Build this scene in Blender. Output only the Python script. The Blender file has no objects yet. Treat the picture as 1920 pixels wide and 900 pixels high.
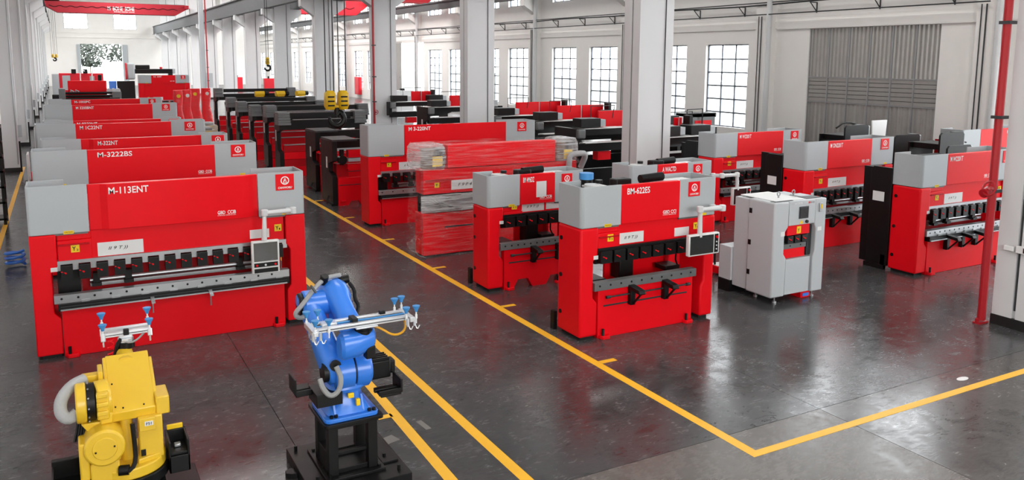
import bpy, math, random
from mathutils import Vector, Matrix
random.seed(7)
S = bpy.context.scene
COL = S.collection

# ------------------------------------------------------------ camera
YAW, PITCH, ROLL, FPX, CYPX, CAMH = 0.50365, 0.137985, 0.0061819, 1528.8, 323.42, 4.3
fw = Vector((math.sin(YAW)*math.cos(PITCH), math.cos(YAW)*math.cos(PITCH), -math.sin(PITCH)))
rt = Vector((math.cos(YAW), -math.sin(YAW), 0)); up = rt.cross(fw)
r2 = rt*math.cos(ROLL)+up*math.sin(ROLL); u2 = up*math.cos(ROLL)-rt*math.sin(ROLL)
cd = bpy.data.cameras.new('camera'); cam = bpy.data.objects.new('camera', cd); COL.objects.link(cam)
cd.sensor_fit = 'HORIZONTAL'; cd.sensor_width = 36; cd.lens = 36*FPX/1920
cd.shift_y = -(450-CYPX)/1920; cd.clip_start = .1; cd.clip_end = 500
m = Matrix((r2, u2, -fw)).transposed().to_4x4(); m.translation = (0, 0, CAMH); cam.matrix_world = m
S.camera = cam

# ------------------------------------------------------------ sky, daylight, added fill lamps, exposure
S.view_settings.view_transform = 'Standard'; S.view_settings.look = 'None'
S.view_settings.gamma = 1; S.view_settings.use_curve_mapping = False
S.view_settings.exposure = 0.42
W = bpy.data.worlds.new('overcast_sky'); S.world = W; W.use_nodes = True
bg = W.node_tree.nodes['Background']; bg.inputs[0].default_value = (.93, .97, 1, 1); bg.inputs[1].default_value = 10
SKYLIGHT_FILL_W, ENDWALL_W = 250, 1000
def area(name, loc, sx, sy, watts, rot=(0, 0, 0), color=(1, .985, .96)):
    d = bpy.data.lights.new(name, 'AREA'); d.shape = 'RECTANGLE'; d.size = sx; d.size_y = sy; d.energy = watts; d.color = color
    o = bpy.data.objects.new(name, d); COL.objects.link(o); o.location = loc; o.rotation_euler = rot; return o
for k in range(13):  # added area lamps under the closed ceiling, standing in for unseen skylights
    y = 1.7+10.4*k
    w_ = SKYLIGHT_FILL_W*(1 if k < 6 else 3.4)  # far lamps raised to brighten the back wall
    area('skylight_fill', (6, y, 13.5), 5, 2.6, w_)
    area('skylight_fill', (21, y, 13.5), 5, 2.6, w_)
# daylight from the tall windows of the end wall behind the camera
area('end_window_light', (4, -8.5, 5.5), 9, 5, ENDWALL_W, (math.radians(82), 0, 0))

# ------------------------------------------------------------ helpers
def tag(o, label=None, cat=None, group=None, kind=None):
    if label: o['label'] = label
    if cat: o['category'] = cat
    if group: o['group'] = group
    if kind: o['kind'] = kind
    return o
def thing(name, label, cat, loc=(0, 0, 0), rz=0, group=None):
    o = bpy.data.objects.new(name, None); COL.objects.link(o); o.empty_display_size = .1
    o.location = loc; o.rotation_euler = (0, 0, rz); return tag(o, label, cat, group)
def structure(name, loc=(0, 0, 0)):
    o = bpy.data.objects.new(name, None); COL.objects.link(o); o.location = loc; o['kind'] = 'structure'; return o
class MB:
    def __init__(s): s.v = []; s.f = []
    def add(s, vs, fs):
        n = len(s.v); s.v += [tuple(v) for v in vs]; s.f += [tuple(i+n for i in f) for f in fs]; return s
    def box(s, x0, x1, y0, y1, z0, z1):
        return s.add([(x, y, z) for z in (z0, z1) for y in (y0, y1) for x in (x0, x1)],
                     [(0, 2, 3, 1), (4, 5, 7, 6), (0, 1, 5, 4), (2, 6, 7, 3), (0, 4, 6, 2), (1, 3, 7, 5)])
    def prism(s, poly, ax, a0, a1):
        """polygon extruded along ax; ax 'y': poly is (x,z); 'x': (y,z); 'z': (x,y)"""
        ar = sum(p[0]*q[1]-q[0]*p[1] for p, q in zip(poly, poly[1:]+poly[:1]))
        if (ar < 0) != (ax == 'y'): poly = poly[::-1]
        mk = {'y': lambda p, a: (p[0], a, p[1]), 'x': lambda p, a: (a, p[0], p[1]), 'z': lambda p, a: (p[0], p[1], a)}[ax]
        n = len(poly)
        return s.add([mk(p, a0) for p in poly]+[mk(p, a1) for p in poly],
                     [tuple(range(n))[::-1], tuple(range(n, 2*n))]+[(i, (i+1) % n, n+(i+1) % n, n+i) for i in range(n)])
    def cyl(s, p, q, r, n=12, r1=None):
        p = Vector(p); q = Vector(q); d = (q-p).normalized(); r1 = r if r1 is None else r1
        a = d.orthogonal().normalized(); b = d.cross(a)
        cs = [(math.cos(2*math.pi*i/n), math.sin(2*math.pi*i/n)) for i in range(n)]
        return s.add([p+(a*c+b*t)*r for c, t in cs]+[q+(a*c+b*t)*r1 for c, t in cs],
                     [tuple(range(n))[::-1], tuple(range(n, 2*n))]+[(i, (i+1) % n, n+(i+1) % n, n+i) for i in range(n)])
    def tube(s, pts, r, n=8, smooth=0):
        pts = [Vector(p) for p in pts]
        for _ in range(smooth):
            q = [pts[0]]
            for a, b in zip(pts, pts[1:]): q += [a*.75+b*.25, a*.25+b*.75]
            pts = q+[pts[-1]]
        rings = []; a = None
        for i, p in enumerate(pts):
            d = (pts[min(i+1, len(pts)-1)]-pts[max(i-1, 0)]).normalized()
            a = d.orthogonal().normalized() if a is None else (a-d*a.dot(d)).normalized()
            b = d.cross(a); rr = r[i] if isinstance(r, (list, tuple)) else r
            rings.append([p+(a*math.cos(2*math.pi*k/n)+b*math.sin(2*math.pi*k/n))*rr for k in range(n)])
        return s.rings(rings)
    def rings(s, rings):
        n = len(rings[0]); vs = [v for r in rings for v in r]; fs = [tuple(range(n))[::-1], tuple(range(len(vs)-n, len(vs)))]
        for j in range(len(rings)-1):
            fs += [(j*n+i, j*n+(i+1) % n, (j+1)*n+(i+1) % n, (j+1)*n+i) for i in range(n)]
        return s.add(vs, fs)
    def loft(s, secs, n=20):
        """secs: (centre, u half-axis, v half-axis, power) superellipse sections"""
        out = []
        for c, u, v, pw in secs:
            c = Vector(c); u = Vector(u); v = Vector(v); ring = []
            for i in range(n):
                t = 2*math.pi*i/n; ct, st = math.cos(t), math.sin(t)
                ring.append(c+u*math.copysign(abs(ct)**(2/pw), ct)+v*math.copysign(abs(st)**(2/pw), st))
            out.append(ring)
        return s.rings(out)
    def bar(s, p, q, w, h, w1=None, h1=None, upv=(0, 0, 1)):
        p = Vector(p); q = Vector(q); d = (q-p).normalized(); u = d.cross(Vector(upv)).normalized(); v = u.cross(d)
        w1 = w if w1 is None else w1; h1 = h if h1 is None else h1
        ring = lambda c, a, b: [c-u*a/2-v*b/2, c+u*a/2-v*b/2, c+u*a/2+v*b/2, c-u*a/2+v*b/2]
        return s.rings([ring(p, w, h), ring(q, w1, h1)])
    def mesh(s, name, mat):
        me = bpy.data.meshes.new(name); me.from_pydata(s.v, [], s.f); me.materials.append(mat); me.update()
        me.polygons.foreach_set('use_smooth', [True]*len(me.polygons)); me.set_sharp_from_angle(angle=.62); return me
    def build(s, name, mat, parent=None, bevel=0, label=None, kind=None, seg=2):
        o = bpy.data.objects.new(name, s.mesh(name, mat)); COL.objects.link(o); o.parent = parent
        if bevel:
            b = o.modifiers.new('bevel', 'BEVEL'); b.width = bevel; b.segments = seg; b.limit_method = 'ANGLE'; b.angle_limit = .7
            b.harden_normals = False
        if label: o['label'] = label
        if kind: o['kind'] = kind
        return o
def box(name, mat, parent, x0, x1, y0, y1, z0, z1, bevel=0, label=None, kind=None):
    return MB().box(x0, x1, y0, y1, z0, z1).build(name, mat, parent, bevel, label, kind)
def inst(o, parent, loc):
    c = o.copy(); COL.objects.link(c); c.parent = parent; c.location = loc; return c
def kids(o): return [c for c in o.children]
def copy_tree(o, parent=None):
    c = o.copy(); COL.objects.link(c)
    if parent: c.parent = parent
    for k in list(o.children): copy_tree(k, c)
    return c
TXT = {}
def text(s, parent, x, y, z, w, h, mat, name='lettering', face='-y', shear=0, bold=.0):
    """flat lettering of width w and height h, lower left corner at (x,y,z), read from -y"""
    key = (s, shear, bold)
    if key not in TXT:
        cu = bpy.data.curves.new('lettering', 'FONT'); cu.body = s; cu.shear = shear; cu.offset = bold; cu.resolution_u = 3
        o = bpy.data.objects.new('lettering', cu); COL.objects.link(o)
        me = bpy.data.meshes.new_from_object(o); bpy.data.objects.remove(o)
        vs = [tuple(v.co) for v in me.vertices]; fs = [tuple(p.vertices) for p in me.polygons]; TXT[key] = (vs, fs)
    vs, fs = TXT[key]
    ax = min(v[0] for v in vs); bx = max(v[0] for v in vs); ay = min(v[1] for v in vs); by = max(v[1] for v in vs)
    m = MB(); P = []
    for v in vs:
        a = (v[0]-ax)/(bx-ax)*w; b = (v[1]-ay)/(by-ay)*h
        P.append((x+a, y, z+b) if face == '-y' else ((x, y-a, z+b) if face == '-x' else (x+a, y+b, z)))
    m.add(P, fs); return m.build(name, mat, parent)

# ------------------------------------------------------------ materials
def lin(c): return tuple((v/255/12.92 if v/255 <= .04045 else ((v/255+.055)/1.055)**2.4) for v in c)+(1,)
def mat(name, rgb, rough=.5, metal=0, coat=0, var=.06, scale=6, bump=0, spec=.5, rvar=.08):
    M = bpy.data.materials.new(name); M.use_nodes = True; nt = M.node_tree; b = nt.nodes['Principled BSDF']
    c = lin(rgb); b.inputs['Roughness'].default_value = rough; b.inputs['Metallic'].default_value = metal
    b.inputs['Coat Weight'].default_value = coat; b.inputs['Coat Roughness'].default_value = .12; b.inputs['Specular IOR Level'].default_value = spec
    tc = nt.nodes.new('ShaderNodeTexCoord'); no = nt.nodes.new('ShaderNodeTexNoise'); no.inputs['Scale'].default_value = scale; no.inputs['Detail'].default_value = 5
    nt.links.new(tc.outputs['Object'], no.inputs['Vector'])
    mx = nt.nodes.new('ShaderNodeMix'); mx.data_type = 'RGBA'
    mx.inputs[6].default_value = tuple(min(1, v*(1-var)) for v in c[:3])+(1,); mx.inputs[7].default_value = tuple(min(1, v*(1+var)) for v in c[:3])+(1,)
    nt.links.new(no.outputs['Fac'], mx.inputs[0]); nt.links.new(mx.outputs[2], b.inputs['Base Color'])
    mr = nt.nodes.new('ShaderNodeMapRange'); mr.inputs[3].default_value = max(.02, rough-rvar); mr.inputs[4].default_value = min(1, rough+rvar)
    nt.links.new(no.outputs['Fac'], mr.inputs[0]); nt.links.new(mr.outputs[0], b.inputs['Roughness'])
    if bump:
        bp = nt.nodes.new('ShaderNodeBump'); bp.inputs['Strength'].default_value = bump; bp.inputs['Distance'].default_value = .01
        nt.links.new(no.outputs['Fac'], bp.inputs['Height']); nt.links.new(bp.outputs[0], b.inputs['Normal'])
    return M
RED = mat('red_machine_paint', (236, 5, 24), .46, coat=.04, var=.03, spec=.2)
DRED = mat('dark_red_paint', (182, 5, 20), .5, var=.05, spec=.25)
GREY = mat('grey_powder_coat', (177, 184, 188), .45, var=.03, scale=40)
WHITE = mat('white_plate', (228, 230, 230), .4, var=.03)
PVC = mat('white_pipe', (215, 218, 220), .3, var=.02)
BLACK = mat('black_paint', (11, 12, 13), .42, var=.2, spec=.32)
DGREY = mat('dark_grey_steel', (62, 65, 68), .45, metal=.4, var=.15)
FRAMEG = mat('grey_rib_steel', (112, 115, 116), .5, metal=.3, var=.15)
STEEL = mat('bright_steel', (172, 175, 178), .32, metal=.7, var=.04, scale=4, rvar=.04)
ALU = mat('aluminium_profile', (222, 226, 230), .3, metal=.6, var=.05)
YSIGN = mat('yellow_sticker', (244, 204, 24), .5, var=.03)
SCREEN = mat('screen_glass', (34, 38, 40), .16, var=.1, coat=.6)
RUBBER = mat('black_rubber', (20, 20, 21), .7, var=.2)
BLUE = mat('robot_blue', (48, 124, 226), .32, coat=.3, var=.05)
YEL = mat('robot_yellow', (228, 188, 46), .36, coat=.25, var=.04)
CUP = mat('blue_suction_cup', (62, 140, 205), .45, var=.08)
HOOKY = mat('hook_yellow', (228, 186, 20), .4, var=.08)
INK = mat('black_ink', (18, 18, 20), .6, var=.05)
WINK = mat('white_lettering', (245, 245, 245), .5, var=.01)
LINE = mat('floor_marking_yellow', (250, 188, 44), .42, var=.09, scale=9, bump=.1)
COLW = mat('column_white_paint', (212, 214, 216), .6, var=.03, scale=2, bump=.15)
WALLW = mat('wall_white_paint', (240, 238, 235), .75, var=.03, scale=1.2, bump=.2)
TRIMB = mat('black_skirting', (24, 24, 25), .5, var=.2)
WFRAME = mat('window_frame_grey', (92, 98, 108), .5, var=.05)
GIRD = mat('girder_grey', (72, 75, 78), .6, var=.1)
REDP = mat('red_fire_pipe', (170, 10, 26), .4, coat=.2, var=.05)
ROPE = mat('wire_rope', (48, 48, 50), .6, metal=.4, var=.2)
BRONZE = mat('brown_cylinder', (110, 88, 70), .5, var=.2)
SLEEVE = mat('grey_cloth_sleeve', (168, 170, 172), .85, var=.12, scale=18, bump=.6)
HOSEG = mat('grey_hose', (150, 152, 152), .5, var=.1)
HOSEY = mat('yellow_hose', (222, 160, 20), .45, var=.08)
SHEET = mat('galvanised_sheet', (168, 166, 162), .34, metal=.4, var=.16, scale=3, rvar=.15)
CAST = mat('light_concrete_slab', (112, 110, 106), .42, var=.2, scale=3)

def floor_material(name, c0, c1, rough):
    M = bpy.data.materials.new(name); M.use_nodes = True; nt = M.node_tree; b = nt.nodes['Principled BSDF']; N = nt.nodes.new; L = nt.links.new
    g = N('ShaderNodeNewGeometry')
    def noise(sc, det, stretch=(1, 1, 1), dist=0.0):
        mp = N('ShaderNodeMapping'); mp.inputs['Scale'].default_value = stretch; L(g.outputs['Position'], mp.inputs[0])
        n = N('ShaderNodeTexNoise'); n.inputs['Scale'].default_value = sc; n.inputs['Detail'].default_value = det; n.inputs['Distortion'].default_value = dist
        L(mp.outputs[0], n.inputs['Vector']); return n.outputs['Fac']
    big = noise(.45, 4); mid = noise(2.2, 9, (1, 1, 1), 1.6); fine = noise(9, 6, (.5, 1.6, 1), 2.5)
    def comb(a, b_, f):
        m_ = N('ShaderNodeMix'); m_.inputs[0].default_value = f; L(a, m_.inputs[2]); L(b_, m_.inputs[3]); return m_.outputs[0]
    mixv = comb(comb(big, mid, .5), fine, .3)
    rmp = N('ShaderNodeMapRange'); rmp.inputs[1].default_value = .33; rmp.inputs[2].default_value = .68; L(mixv, rmp.inputs[0])
    cr = N('ShaderNodeMix'); cr.data_type = 'RGBA'; cr.inputs[6].default_value = lin(c0); cr.inputs[7].default_value = lin(c1); L(rmp.outputs[0], cr.inputs[0]); L(cr.outputs[2], b.inputs['Base Color'])
    rr = N('ShaderNodeMapRange'); rr.inputs[1].default_value = .3; rr.inputs[2].default_value = .7; rr.inputs[3].default_value = rough-.06; rr.inputs[4].default_value = rough+.14; L(comb(mid, fine, .5), rr.inputs[0]); L(rr.outputs[0], b.inputs['Roughness'])
    bp = N('ShaderNodeBump'); bp.inputs['Strength'].default_value = .1; bp.inputs['Distance'].default_value = .02; L(comb(mid, fine, .4), bp.inputs['Height']); L(bp.outputs[0], b.inputs['Normal'])
    b.inputs['Specular IOR Level'].default_value = .5
    return M
FLOOR = floor_material('polished_dark_concrete', (46, 47, 49), (85, 86, 87), .185)
FLOORL = floor_material('worn_light_concrete', (86, 83, 80), (112, 108, 104), .22)
FLOORM = floor_material('grey_concrete', (62, 60, 59), (92, 90, 88), .165)
def glass(name):
    M = bpy.data.materials.new(name); M.use_nodes = True; nt = M.node_tree; nt.nodes.remove(nt.nodes['Principled BSDF'])
    t = nt.nodes.new('ShaderNodeBsdfTransparent'); g = nt.nodes.new('ShaderNodeBsdfGlossy'); g.inputs['Roughness'].default_value = .03
    f = nt.nodes.new('ShaderNodeLayerWeight'); f.inputs[0].default_value = .12; mx = nt.nodes.new('ShaderNodeMixShader')
    nt.links.new(f.outputs['Facing'], mx.inputs[0]); nt.links.new(t.outputs[0], mx.inputs[1]); nt.links.new(g.outputs[0], mx.inputs[2])
    nt.links.new(mx.outputs[0], nt.nodes['Material Output'].inputs[0]); return M
GLASS = glass('window_glass')
def film(name, a0, a1):
    M = bpy.data.materials.new(name); M.use_nodes = True; nt = M.node_tree; b = nt.nodes['Principled BSDF']; N = nt.nodes.new; L = nt.links.new
    b.inputs['Base Color'].default_value = (.85, .86, .87, 1); b.inputs['Roughness'].default_value = .22
    tc = N('ShaderNodeTexCoord'); mp = N('ShaderNodeMapping'); mp.inputs['Scale'].default_value = (.55, 1.2, 9); mp.inputs['Rotation'].default_value = (0, .06, 0); L(tc.outputs['Object'], mp.inputs[0])
    n = N('ShaderNodeTexNoise'); n.inputs['Scale'].default_value = 3; n.inputs['Detail'].default_value = 8; n.inputs['Distortion'].default_value = .6; L(mp.outputs[0], n.inputs['Vector'])
    r = N('ShaderNodeMapRange'); r.inputs[1].default_value = .42; r.inputs[2].default_value = .75; r.inputs[3].default_value = a0; r.inputs[4].default_value = a1; L(n.outputs['Fac'], r.inputs[0]); L(r.outputs[0], b.inputs['Alpha'])
    bp = N('ShaderNodeBump'); bp.inputs['Strength'].default_value = .8; bp.inputs['Distance'].default_value = .03; L(n.outputs['Fac'], bp.inputs['Height']); L(bp.outputs[0], b.inputs['Normal'])
    return M
PRESSG = mat('light_grey_press_paint', (186, 191, 195), .45, var=.03, scale=40); FILM = film('stretch_film', .01, .2); FILM2 = film('bunched_film', .2, .62)
# ------------------------------------------------------------ setting
XR, XL, YB, YF, ZC = 28.5, -2.3, 137.0, -9.5, 14.0
fl = structure('floor', (0, 0, 0))
box('subfloor', TRIMB, fl, XL-.4, XR+.4, YF-.3, YB+.3, -.3, -.03)
SL = {}
for i in range(6):
    for j in range(-3, 22):
        x0, x1 = 2.05+6*(i-1), 2.05+6*i; y0, y1 = 6.62+6*j, 6.62+6*(j+1)
        x0 = max(x0, XL-.35); x1 = min(x1, XR+.35) if i < 5 else XR+.35; y0 = max(y0, YF-.2); y1 = min(y1, YB+.2)
        light = j < 0 and i >= 1
        key = (round(x1-x0, 2), round(y1-y0, 2), (1 if i == 1 else 2) if light else 0)
        if key not in SL:
            SL[key] = MB().box(.004, x1-x0-.004, .004, y1-y0-.004, -.06, 0).build('slab', (FLOOR, FLOORL, FLOORM)[key[2]], fl)
            SL[key].location = (x0, y0, 0)
        else: inst(SL[key], fl, (x0, y0, 0))

def panel_wall(mb, axis, pos, thick, a0, a1, z1, openings):
    """wall along y (axis 'x') or x (axis 'y') with rectangular openings (a0,a1,z0,z1)"""
    cuts = sorted({a0, a1} | {o[0] for o in openings} | {o[1] for o in openings})
    for p, q in zip(cuts, cuts[1:]):
        ops = sorted([(o[2], o[3]) for o in openings if o[0] < (p+q)/2 < o[1]])
        z = 0
        for lo, hi in ops+[(z1, z1)]:
            if lo > z+1e-4:
                if axis == 'x': mb.box(pos, pos+thick, p, q, z, lo)
                else: mb.box(p, q, pos, pos+thick, z, lo)
            z = hi
bays = [27.5+10.4*k for k in range(-3, 11)]
op_r = []; wins = []
for k, yb in enumerate(bays):
    k -= 3
    for a, b in ((1.2, 4.1), (5.55, 8.45)):
        y0, y1 = yb+a, yb+b
        if y1 < 136:
            op_r.append((y0, y1, 8.0, 12.2)); wins.append((y0, y1, 8.0, 12.2, 3, 6))
            if k not in (-1, 4): op_r.append((y0, y1, 1.06, 5.08)); wins.append((y0, y1, 1.06, 5.08, 3, 6))
op_r.append((19.06, 25.12, 0, 5.69)); op_r.append((68.2, 75.2, 0, 6.0))
w = MB(); panel_wall(w, 'x', XR, .35, YF, YB, ZC, op_r)
w.build('wall_right', WALLW, None, kind='structure')
WN = {}
def make_window(n, loc, ww, hh, nc, nr, rz):
    t = structure('window_%d' % n, loc); t.rotation_euler.z = rz
    key = (round(ww, 2), round(hh, 2), nc, nr)
    if key not in WN:
        m = MB(); f = .06
        m.box(0, ww, -.04, .04, 0, f).box(0, ww, -.04, .04, hh-f, hh).box(0, f, -.04, .04, f, hh-f).box(ww-f, ww, -.04, .04, f, hh-f)
        fr = m.mesh('window_frame', WFRAME)
        mv = MB().box(-.036, .036, -.03, .03, f, hh-f).mesh('muntin', WFRAME); mh = MB().box(f, ww-f, -.026, .026, -.036, .036).mesh('muntin', WFRAME)
        cw, ch = (ww-2*f)/nc, (hh-2*f)/nr
        pn = MB().box(.0365, cw-.0365, -.004, .004, .0365, ch-.0365).mesh('pane', GLASS)
        WN[key] = (fr, mv, mh, pn)
    fr, mv, mh, pn = WN[key]; f = .06; cw, ch = (ww-2*f)/nc, (hh-2*f)/nr
    def put(nm, me, l):
        o = bpy.data.objects.new(nm, me); COL.objects.link(o); o.parent = t; o.location = l
    put('window_frame', fr, (0, 0, 0))
    for i in range(1, nc): put('muntin', mv, (f+cw*i, 0, 0))
    for j in range(1, nr): put('muntin', mh, (0, 0, f+ch*j))
    for i in range(nc):
        for j in range(nr): put('pane', pn, (f+cw*i, 0, f+ch*j))
nwin = 0
for y0, y1, z0, z1, nc, nr in wins:
    if y1 < 16: continue
    nwin += 1; make_window(nwin, (XR+.2, y0, z0), y1-y0, z1-z0, nc, nr, math.pi/2)
w = MB(); panel_wall(w, 'y', YB, .35, XL, XR+.35, ZC, [(2.8, 8.35, 0, 6.17), (.87, 3.98, 8.36, 10.55), (7.44, 10.51, 8.36, 10.6)])
w.build('wall_back', WALLW, None, kind='structure')
for x0, x1 in ((.87, 3.98), (7.44, 10.51)):
    nwin += 1; make_window(nwin, (x0, YB+.1, 8.36), x1-x0, 2.2, 3, 3, 0)
box('wall_left', WALLW, None, XL-.3, XL, YF, YB, 0, ZC, kind='structure')
box('wall_front', WALLW, None, XL-.3, XR+.35, YF-.3, YF, 0, ZC, kind='structure')
box('ceiling', WALLW, None, XL-.3, XR+.35, YF-.3, YB+.35, ZC, ZC+.25, kind='structure')
for n, (z, d) in enumerate(((7.75, .06), (7.05, .09))):
    box('trim_%d' % (n+1), WALLW, None, XL, 13.3, YB-d, YB, z, z+.12, kind='structure')
# ledge above the right-hand windows, downpipes and pilasters
box('trim_3', WALLW, None, XR-.07, XR, 16, YB-.1, 5.74, 6.05, kind='structure')
box('trim_4', WALLW, None, XR-.09, XR, 17.6, 26.9, 5.70, 5.735, kind='structure')
PILS = []
m = MB(); m.box(-.3, .06, -.48, .48, 0, ZC).prism([(-.3, 7.3), (-1.2, 7.85), (-1.2, 8.28), (-.3, 8.28)], 'y', -.3, .3)
pil_mesh = m.mesh('pilaster', WALLW)
dp = MB().cyl((-.42, -.42, 0), (-.42, -.42, ZC), .13, 14).mesh('downpipe', PVC)
cb = MB().tube([(-.33, .12, .3), (-.33, .12, 6.3)], .025, 6).tube([(-.33, .3, .3), (-.33, .3, 6.3)], .02, 6).mesh('conduit', DGREY)
for n, yb in enumerate(bays[2:13]):
    t = structure('trim_%d' % (5+n), (XR, yb, 0))
    for nm, me in (('pilaster', pil_mesh), ('downpipe', dp), ('conduit', cb)):
        o = bpy.data.objects.new(nm, me); COL.objects.link(o); o.parent = t
# roll-up sheet door on the right wall
dr = structure('door_1', (XR+.12, 19.06, 0))
nx = 6; pw = 6.06/nx
def corr(wd, ht, n, horiz=False):
    m = MB()
    for i in range(n):
        a = wd/n*i; b = wd/n*(i+1); c = (b-a)*.25
        pr = [(0, a), (.0, a+c), (.035, a+2*c), (.035, a+3*c+.0), (0, b)]
        poly = [(p[0]-.02, p[1]) for p in pr]+[(p[0]+.015, p[1]) for p in pr[::-1]]
        m.prism(poly, 'z', 0, ht)
    return m
up_me = corr(pw-.06, 2.07, 5).mesh('sheet_panel', SHEET); lo_me = corr(pw-.06, 2.58, 4).mesh('sheet_panel', SHEET)
sl_me = MB().box(-.03, .02, 0, pw-.06, 0, .15).mesh('slat', SHEET)
def put(nm, me, par, loc):
    o = bpy.data.objects.new(nm, me); COL.objects.link(o); o.parent = par; o.location = loc; return o
for i in range(nx):
    y = i*pw+.03
    put('sheet_panel', up_me, dr, (0, y, 3.62)); put('sheet_panel', lo_me, dr, (0, y, 0))
    for j in range(6): put('slat', sl_me, dr, (0, y, 2.6+.17*j))
for i in range(nx+1): box('door_post', STEEL, dr, -.07, -.02, i*pw-.03, i*pw+.03, 0, 5.68)
box('backing_sheet', GIRD, dr, .1, .14, -.02, 6.08, 0, 5.7)
for z in (2.55, 3.6): box('door_rail', STEEL, dr, -.06, -.02, 0, 6.06, z, z+.045)
d2 = structure('door_2', (0, YB, 0))
box('door_leaf', GREY, d2, 2.35, 2.78, -.3, -.2, 0, 6.1); box('door_leaf', GREY, d2, 8.37, 9.1, -.3, -.2, 0, 6.1)
d3 = structure('door_3', (XR, 68.2, 0))
for i in range(5): put('sheet_panel', MB().prism([(-.1, .9+i*.3), (-.06, 1.05+i*.3), (-.1, 1.2+i*.3), (-.05, 1.2+i*.3), (-.02, 1.05+i*.3), (-.05, .9+i*.3)], 'z', 0, 5.9).mesh('sheet_panel', SHEET), d3, (0, 4.3, 0))

# outdoors beyond the openings
OUTG = mat('pale_outdoor_ground', (120, 122, 116), .9, var=.1, scale=.3)
box('outdoor_ground', OUTG, None, -60, 120, YB+.4, 260, -.2, -.02, kind='structure')
box('outdoor_ground', OUTG, None, XR+.4, 120, -20, YB+.4, -.2, -.02, kind='structure')
LEAF = mat('pale_green_leaves', (38, 44, 36), .8, var=.3, scale=2); BARK = mat('tree_bark', (110, 100, 90), .9)
def tree(x, y, h, label):
    t = thing('tree', label, 'tree', (x, y, -.02), group=None)
    MB().cyl((0, 0, 0), (.2, 0, h*.55), .16, 8, .08).cyl((.15, 0, h*.45), (1.0, .2, h*.75), .07, 6, .03).cyl((.15, 0, h*.4), (-.9, -.2, h*.72), .07, 6, .03).build('trunk', BARK, t)
    m = MB(); rnd = random.Random(int(x*10))
    for _ in range(900):
        a = rnd.random()*6.28; r = h*.42*rnd.random()**.6; z = h*(.42+.58*rnd.random()); k = 1-abs(z/h-.7)*1.3
        p = Vector((math.cos(a)*r*k, math.sin(a)*r*k, z)); s = .16+.26*rnd.random()
        d = Vector((rnd.uniform(-1, 1), rnd.uniform(-1, 1), rnd.uniform(-.5, 1))).normalized(); e = d.orthogonal().normalized()
        m.add([p-d*s, p+e*s*.6, p+d*s, p-e*s*.6], [(0, 1, 2, 3)])
    m.build('foliage', LEAF, t, kind='stuff')
tree(4.2, 150, 6.5, 'thin pale tree outside the far open doorway, left of centre')
tree(9.6, 158, 8.5, 'taller pale tree outside the far open doorway, towards its right side')
tree(1.0, 166, 7.5, 'pale tree furthest away outside the far doorway, at its left edge')

# columns of the centre row and of the left wall
def ordn(i): return ['first', 'second', 'third', 'fourth', 'fifth', 'sixth', 'seventh', 'eighth', 'ninth', 'tenth', 'eleventh', 'twelfth', 'thirteenth'][i]
def column_parts():
    a = MB().box(.04, 1.12, 0, .68, 0, ZC).mesh('shaft', COLW)
    b = MB().box(0, .04, 0, .30, 0, ZC).mesh('flange', COLW); b2 = MB().box(0, .04, .36, .68, 0, ZC).mesh('flange', COLW)
    c = MB().prism([(.0, 6.75), (-.78, 7.3), (-.78, 7.68), (1.9, 7.68), (1.9, 7.3), (1.12, 6.75)], 'y', .06, .62).mesh('corbel', COLW)
    d = MB().box(-.012, 1.132, -.012, .692, 0, .17).mesh('skirting', TRIMB)
    e = MB().tube([(.03, .33, .3), (.03, .33, ZC)], .018, 6).tube([(.84, -.015, .4), (.84, -.015, ZC)], .014, 6).mesh('conduit', DGREY)
    return (('shaft', a), ('flange', b), ('flange', b2), ('corbel', c), ('skirting', d), ('conduit', e))
CP = column_parts()
COLY = [6.95+10.35*k for k in range(13)]
for i, y in enumerate(COLY):
    lab = ('%s white square column of the centre row, counted from the camera' % ordn(i)) if i else 'nearest white column at the right edge, with black skirting and wall socket'
    t = thing('column', lab, 'column', (13.32, y, 0), group='white columns of the centre row')
    for nm, me in CP: put(nm, me, t, (0, 0, 0))
CL = [('shaft', MB().box(0, .5, 0, .62, 0, ZC).mesh('shaft', COLW)), ('corbel', MB().prism([(.5, 7.3), (1.25, 7.8), (1.25, 8.28), (.5, 8.28)], 'y', .05, .57).mesh('corbel', COLW)),
      ('skirting', MB().box(-.01, .51, -.012, .632, 0, .17).mesh('skirting', TRIMB)), ('conduit', MB().tube([(.44, -.02, .3), (.44, -.02, ZC)], .02, 6).mesh('conduit', STEEL))]
for i in range(10):
    t = thing('column', '%s white column along the left wall, counted from the camera' % ordn(i), 'column', (-2.02, 35.4+10.35*i, 0), group='white columns along the left wall')
    for nm, me in CL: put(nm, me, t, (0, 0, 0))
    box('cable_box', GREY, t, .5, .62, .1, .35, 1.3, 1.75); box('guard_post', BLACK, t, .5, .56, .02, .1, 0, 1.15)
# sockets and fittings on the nearest column
t = thing('wall_socket', 'white double socket box on the nearest column', 'socket', (13.3, 7.2, 1.27))
box('box_body', WHITE, t, -.05, .0, -.12, .1, 0, .12, .01); box('screen', SCREEN, t, -.056, -.05, -.1, -.02, .02, .1)
t = thing('wall_switch', 'small white switch with orange mark beside the column socket', 'switch', (13.3, 7.42, 1.28))
box('box_body', WHITE, t, -.04, 0, -.08, .08, 0, .08, .008)

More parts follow.
